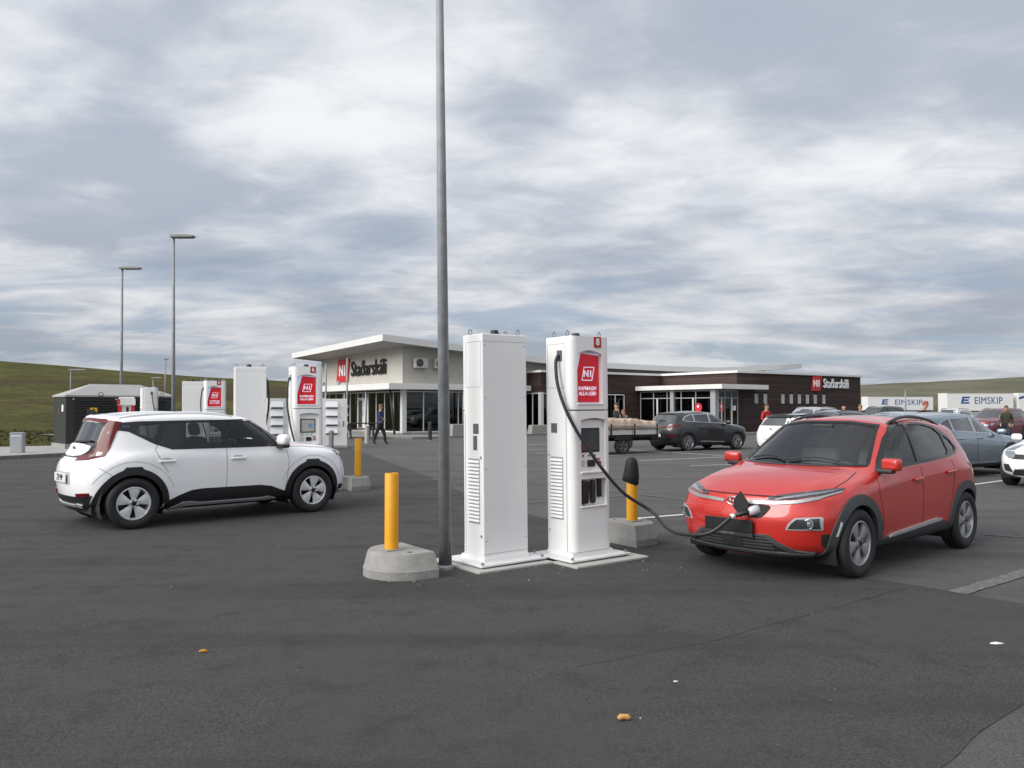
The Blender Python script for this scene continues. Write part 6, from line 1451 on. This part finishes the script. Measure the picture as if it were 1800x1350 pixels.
def lorry(label_t, loc, rz, L, cab=False, label_c=None):
    wh = plain('trailer box white', (.66, .66, .64), .45, var=.05, vscale=.5); bl = plain('haulier blue', (.015, .06, .24), .45)
    T = thing('box_trailer', label_t, 'lorry trailer', loc, rz, 'white box trailers')
    box_obj('box', (0, 0, 2.55), (L, 2.5, 2.75), wh, T, .03); box_obj('side_skirt', (0, -1.2, .75), (L * .6, .05, .6), plain('skirt grey', (.3, .3, .3), .6), T); box_obj('chassis', (0, 0, 1.05), (L, 1.0, .25), M_gap, T)
    for s in (-1, 1):
        for x in (-L * .36, -L * .27, -L * .18): MB().lathe([(.0, -.15), (.25, -.15), (.5, -.13), (.52, 0), (.5, .13), (0, .13)], 20, 0, 'y', c=(x, s * 1.05, .52)).obj('wheel', plain('tyre rubber', (.018, .018, .018), .75), T)
        box_obj('edge_rail', (0, s * 1.252, 3.90), (L, .02, .06), plain('rail grey', (.4, .4, .4), .5), T); box_obj('edge_rail', (0, s * 1.252, 1.22), (L, .02, .08), plain('rail grey', (.4, .4, .4), .5), T)
    FMx = face_matrix((L * .12, -1.262, 2.75), (1, 0, 0), (0, 0, 1))
    text_obj('lettering', 'EIMSKIP', 1.55, bl, T, FMx, depth=.02, bold=.0, spacing=1.06, sx=1.0 * L / 13.0)
    # three slanted bars of the emblem
    for k, w in ((0, 1.15), (1, .95), (2, 1.05)):
        z = 2.32 + k * .42; x = -L * .28 + k * .10
        MB().prism([(x, z), (x + w, z), (x + w + .06, z + .24), (x + .06, z + .24)], -1.272, -1.262, axis='y').obj('emblem_bar', bl, T)
    MB().prism([(-L * .28 - .16, 2.32), (-L * .28 + .14, 2.32), (-L * .28 + .40, 3.40), (-L * .28 + .10, 3.40)], -1.274, -1.264, axis='y').obj('emblem_bar', bl, T)
    if cab:
        C_ = thing('lorry_cab', label_c, 'lorry', Vector(loc) + Matrix.Rotation(rz, 3, 'Z') @ Vector((L / 2 + 1.75, 0, 0)), rz); 
        MB().prism([(-1.0, 1.0), (1.15, 1.0), (1.25, 2.2), (.95, 3.5), (.4, 3.95), (-1.0, 3.95)], -1.22, 1.22, axis='y').obj('cab', wh, C_, bevel=.08)
        MB().prism([(1.0, 2.25), (1.22, 2.3), (1.0, 3.2), (.86, 3.25)], -1.1, 1.1, axis='y').obj('windscreen', M_winblack, C_); box_obj('side_window', (.45, -1.23, 2.65), (.85, .02, .8), M_winblack, C_); box_obj('bumper', (1.2, 0, .7), (.25, 2.4, .7), wh, C_, .05)
        MB().prism([(-.9, 3.0), (.3, 3.25), (.75, 3.55), (-.2, 3.5), (-.9, 3.3)], -1.236, -1.226, axis='y').obj('blue_swoosh', bl, C_); box_obj('mirror', (1.05, -1.45, 2.7), (.15, .25, .7), M_gap, C_, .03)
        for x in (.5, -1.4): 
            for s in (-1, 1): MB().lathe([(.0, -.15), (.25, -.15), (.5, -.13), (.52, 0), (.5, .13), (0, .13)], 20, 0, 'y', c=(x, s * 1.05, .52)).obj('wheel', plain('tyre rubber', (.018, .018, .018), .75), C_)
        box_obj('chassis', (-.6, 0, .8), (3.4, 1.0, .4), M_gap, C_)
lorry('white box trailer with blue lettering half hidden by the timber wing', (78.5, 167.0, 0), R(6), 14.0)
lorry('white box trailer with blue lettering coupled to a white cab', (72.4, 128.0, 0), R(3), 10.6, True, 'white lorry cab with blue swoosh at the end of the trailer')

# ------------------------------------------------------------------ people
def person(label, loc, yaw, top, legs, hair, pose='stand', stripe=None, bald=False, h=1.78, shoes=(.015, .015, .015)):
    """one continuous skinned figure; facing +x in local space"""
    k = h / 1.78
    sw = {'walk': (.24, -.26), 'stand': (.03, -.03), 'stride': (.30, -.20), 'lean': (.05, -.05)}[pose]
    ln = .34 if pose == 'lean' else (.12 if pose == 'stride' else .02)
    hip = .93 if pose != 'stride' else .86
    J = {}; 
    def j(n, p, r): J[n] = (Vector(p) * k, r * k)
    j('pel', (0, 0, hip), (.185)); j('wai', (ln * .35, 0, hip + .20), .175); j('che', (ln * .8, 0, hip + .42), .205); j('nec', (ln * 1.1, 0, hip + .585), .062); j('hd0', (ln * 1.25 + .015, 0, hip + .665), .080); j('hd1', (ln * 1.35 + .02, 0, hip + .765), .094); j('hd2', (ln * 1.4 + .01, 0, hip + .835), .070)
    E = [('pel', 'wai'), ('wai', 'che'), ('che', 'nec'), ('nec', 'hd0'), ('hd0', 'hd1'), ('hd1', 'hd2')]
    for s, f in ((1, sw[0]), (-1, sw[1])):
        q = 'l' if s > 0 else 'r'
        j(q + 'hi', (0, s * .095, hip - .06), .118); j(q + 'kn', (f * .62 + (.04 if pose != 'stand' else 0), s * .10, hip * .53), .080); j(q + 'an', (f, s * .10, .09), .056); j(q + 'to', (f + .15, s * .115, .045), .042)
        E += [('pel', q + 'hi'), (q + 'hi', q + 'kn'), (q + 'kn', q + 'an'), (q + 'an', q + 'to')]
        a = -f * .8; up = pose in ('walk', 'stand') and s < 0
        j(q + 'sh', (ln * 1.0, s * .185, hip + .50), .080); j(q + 'el', (ln + a * .45 - .02, s * .255, hip + .22), .062)
        if up: j(q + 'wr', (ln + .20, s * .20, hip + .20), .034)
        else: j(q + 'wr', (ln + a * .8 + .08, s * .255, hip - .02), .034)
        d = (J[q + 'wr'][0] - J[q + 'el'][0]).normalized() / k; w = J[q + 'wr'][0] / k
        j(q + 'pa', w + d * .075, .034); E += [('che', q + 'sh'), (q + 'sh', q + 'el'), (q + 'el', q + 'wr'), (q + 'wr', q + 'pa')]
        sd = Vector((0, 1, 0)).cross(d).normalized()
        for n, (o, L) in enumerate(((-.022, .065), (-.008, .075), (.008, .070), (.022, .055))):
            j(q + 'f%d' % n, w + d * (.085 + L) + sd * o + Vector((0, -s * .012, 0)), .0085); E.append((q + 'pa', q + 'f%d' % n))
        j(q + 'th', w + d * .085 + sd * -.045 + Vector((.01, -s * .02, 0)), .010); E.append((q + 'wr', q + 'th'))
    names = list(J); me = bpy.data.meshes.new('body'); me.from_pydata([J[n][0] for n in names], [(names.index(a), names.index(b)) for a, b in E], [])
    o = bpy.data.objects.new('tmp_body', me); COL.objects.link(o); o.modifiers.new('skin', 'SKIN')
    for n, sv in zip(names, me.skin_vertices[0].data): sv.radius = (J[n][1],) * 2; sv.use_root = n == 'pel'
    for n in ('pel', 'wai', 'che'): sv = me.skin_vertices[0].data[names.index(n)]; sv.radius = (J[n][1] * .95, J[n][1] * .72)
    sb = o.modifiers.new('sub', 'SUBSURF'); sb.levels = 2; sb.render_levels = 2
    dg = bpy.context.evaluated_depsgraph_get(); bm_ = bpy.data.meshes.new_from_object(o.evaluated_get(dg)); bpy.data.objects.remove(o)
    skin = plain('skin', (.42, .24, .17), .6, var=.1, vscale=12); tm = plain('cloth ' + str(top), top, .85, var=.25, vscale=8); lm = plain('cloth ' + str(legs), legs, .85, var=.25, vscale=8); sm = plain('shoe', shoes, .6)
    bm_.materials.clear()
    for m in (tm, lm, skin, sm): bm_.materials.append(m)
    wr = [J['lwr'][0], J['rwr'][0]]
    for p in bm_.polygons:
        c = p.center; p.use_smooth = True; z = c.z / k
        hand = any((c - w).length < .20 * k and (c - J[q + 'el'][0]).length > (w - J[q + 'el'][0]).length * .97 for w, q in zip(wr, 'lr'))
        p.material_index = 2 if hand or z > hip + .575 else (3 if z < .11 else (1 if z < hip + .03 else 0))
    T = thing('person', label, 'person', loc, yaw); b = bpy.data.objects.new('body', bm_); link(b, T)
    hc = J['hd1'][0]
    if not bald:
        vs = []; fs = []; seg = 14
        for i in range(7):
            a = math.pi * .56 * i / 6; 
            for q in range(seg):
                t = 2 * math.pi * q / seg; fr = .35 * max(0, math.cos(t)) * (i / 6); rr = .108 * (1 + .05 * math.sin(7 * t + i))
                vs.append((rr * math.sin(a * (1 - fr * .55)) * math.cos(t) * 1.02 - .012, rr * math.sin(a) * math.sin(t) * .88, rr * 1.12 * math.cos(a * (1 - fr)) - .0))
        fs = [(i * seg + q, i * seg + (q + 1) % seg, (i + 1) * seg + (q + 1) % seg, (i + 1) * seg + q) for i in range(6) for q in range(seg)]
        MB().add([Vector(v) * k for v in vs], fs).obj('hair', plain('hair ' + str(hair), hair, .8, var=.3, vscale=40), T, smooth=True, loc=hc + Vector((0, 0, .022 * k)))
    f = Vector((.088 * k, 0, 0))
    MB().prism([(-.012, -.02), (.018, -.018), (0, .025)], -.010, .010, axis='y').obj('nose', skin, T, loc=hc + f + Vector((.0, 0, -.012 * k)))
    for s in (-1, 1):
        MB().lathe([(0, -.008), (.008, -.006), (.010, 0), (.008, .006), (0, .008)], 8).obj('eye', plain('eye dark', (.03, .025, .02), .3), T, loc=hc + f * .92 + Vector((0, s * .033 * k, .012 * k)))
        blob('ear', hc + Vector((-.005, s * .092 * k, -.005)), (.035, .018, .055), skin, T, .4, seg=2)
    box_obj('mouth', hc + f * .93 + Vector((0, 0, -.052 * k)), (.008, .045, .009), plain('lips', (.25, .09, .08), .6), T)
    if stripe:
        for s, q in ((1, 'l'), (-1, 'r')): MB().tube([J[q + 'sh'][0] + Vector((.03, 0, .066)), (J[q + 'sh'][0] + J[q + 'el'][0]) / 2 + Vector((.02, s * .062, .01)), J[q + 'el'][0] + Vector((0, s * .052, 0))], .011, 5).obj('sleeve_stripe', plain('stripe', stripe, .7), T)
    return T
person('person in blue sweater and dark trousers walking in front of the glazed corner', (-6.03, 37.4, .0), R(-12), (.012, .030, .11), (.012, .012, .014), (.16, .075, .03), 'walk')
person('person in black tracksuit top with pale sleeve stripes standing behind the trailer', (4.42, 34.4, 0), R(200), (.010, .011, .012), (.012, .012, .014), (.05, .03, .02), 'stand', stripe=(.55, .52, .30), h=1.84)
person('person with ginger hair in dark jacket leaning on the trailer load', (4.92, 34.0, 0), R(215), (.02, .022, .035), (.02, .02, .025), (.24, .09, .03), 'lean', h=1.55)
person('person in red shirt standing beside the white crossover', (10.85, 35.0, 0), R(-60), (.42, .018, .022), (.02, .022, .03), (.07, .05, .035), 'stand', h=1.80)
person('bald person standing by the corner of the timber wing', (16.2, 40.0, 0), R(-120), (.03, .03, .035), (.02, .02, .02), (.1, .1, .1), 'stand', bald=True, h=1.76)
person('fair-haired person behind the parked roofs, by the timber wing corner', (17.5, 41.2, 0), R(-100), (.02, .02, .022), (.02, .02, .02), (.20, .12, .05), 'stand', h=1.78)
person('person with auburn hair in black coat bending beside the silver blue SUV', (14.75, 30.3, 0), R(-20), (.008, .008, .009), (.012, .012, .012), (.26, .06, .03), 'lean', h=1.86)
person('person in dark green jacket striding past the dark red SUV', (24.6, 40.8, 0), R(-120), (.035, .042, .024), (.022, .024, .035), (.07, .04, .025), 'stride', stripe=(.35, .38, .25), h=1.80)

# ------------------------------------------------------------------ litter on the asphalt
def litter():
    tan = plain('dry crust', (.50, .26, .09), .8, var=.3, vscale=60); wht = plain('bird dropping white', (.62, .62, .60), .9, var=.1)
    o = MB().tube([(-.035, 0, .014), (-.02, .004, .019), (0, .006, .020), (.02, .003, .018), (.034, -.003, .013)], [.008, .016, .014, .016, .007], 10).obj('crust_piece', tan, None, smooth=True); o.location = (.595, 4.39, .003); o.rotation_euler[2] = .1; tag(o, 'tan crust piece lying on the dark asphalt in front of post 8', 'litter')
    o = MB().tube([(-.03, 0, .008), (0, .004, .013), (.03, 0, .008)], [.006, .012, .006], 8).obj('dry_leaf', plain('leaf orange', (.42, .20, .03), .8, var=.3, vscale=60), None, smooth=True); o.location = (-2.09, 5.60, .003); tag(o, 'small orange leaf on the dark asphalt in front of the white hatchback', 'litter')
    for lab, x, y, s in (('white blotch on the asphalt below the red car', 3.41, 5.82, .045), ('small white speck on asphalt between crust piece and red car', .99, 5.01, .014)):
        n = 12; pts = [(s * (1 + .3 * math.sin(3 * t + x)) * math.cos(t), s * .55 * (1 + .25 * math.sin(2 * t)) * math.sin(t)) for t in [2 * math.pi * i / n for i in range(n)]]
        o = MB().prism(pts, .0, .004, top_poly=[(a * .8, b * .8) for a, b in pts]).obj('white_mark', wht, None); o.location = (x, y, .004); tag(o, lab, 'litter')
litter()
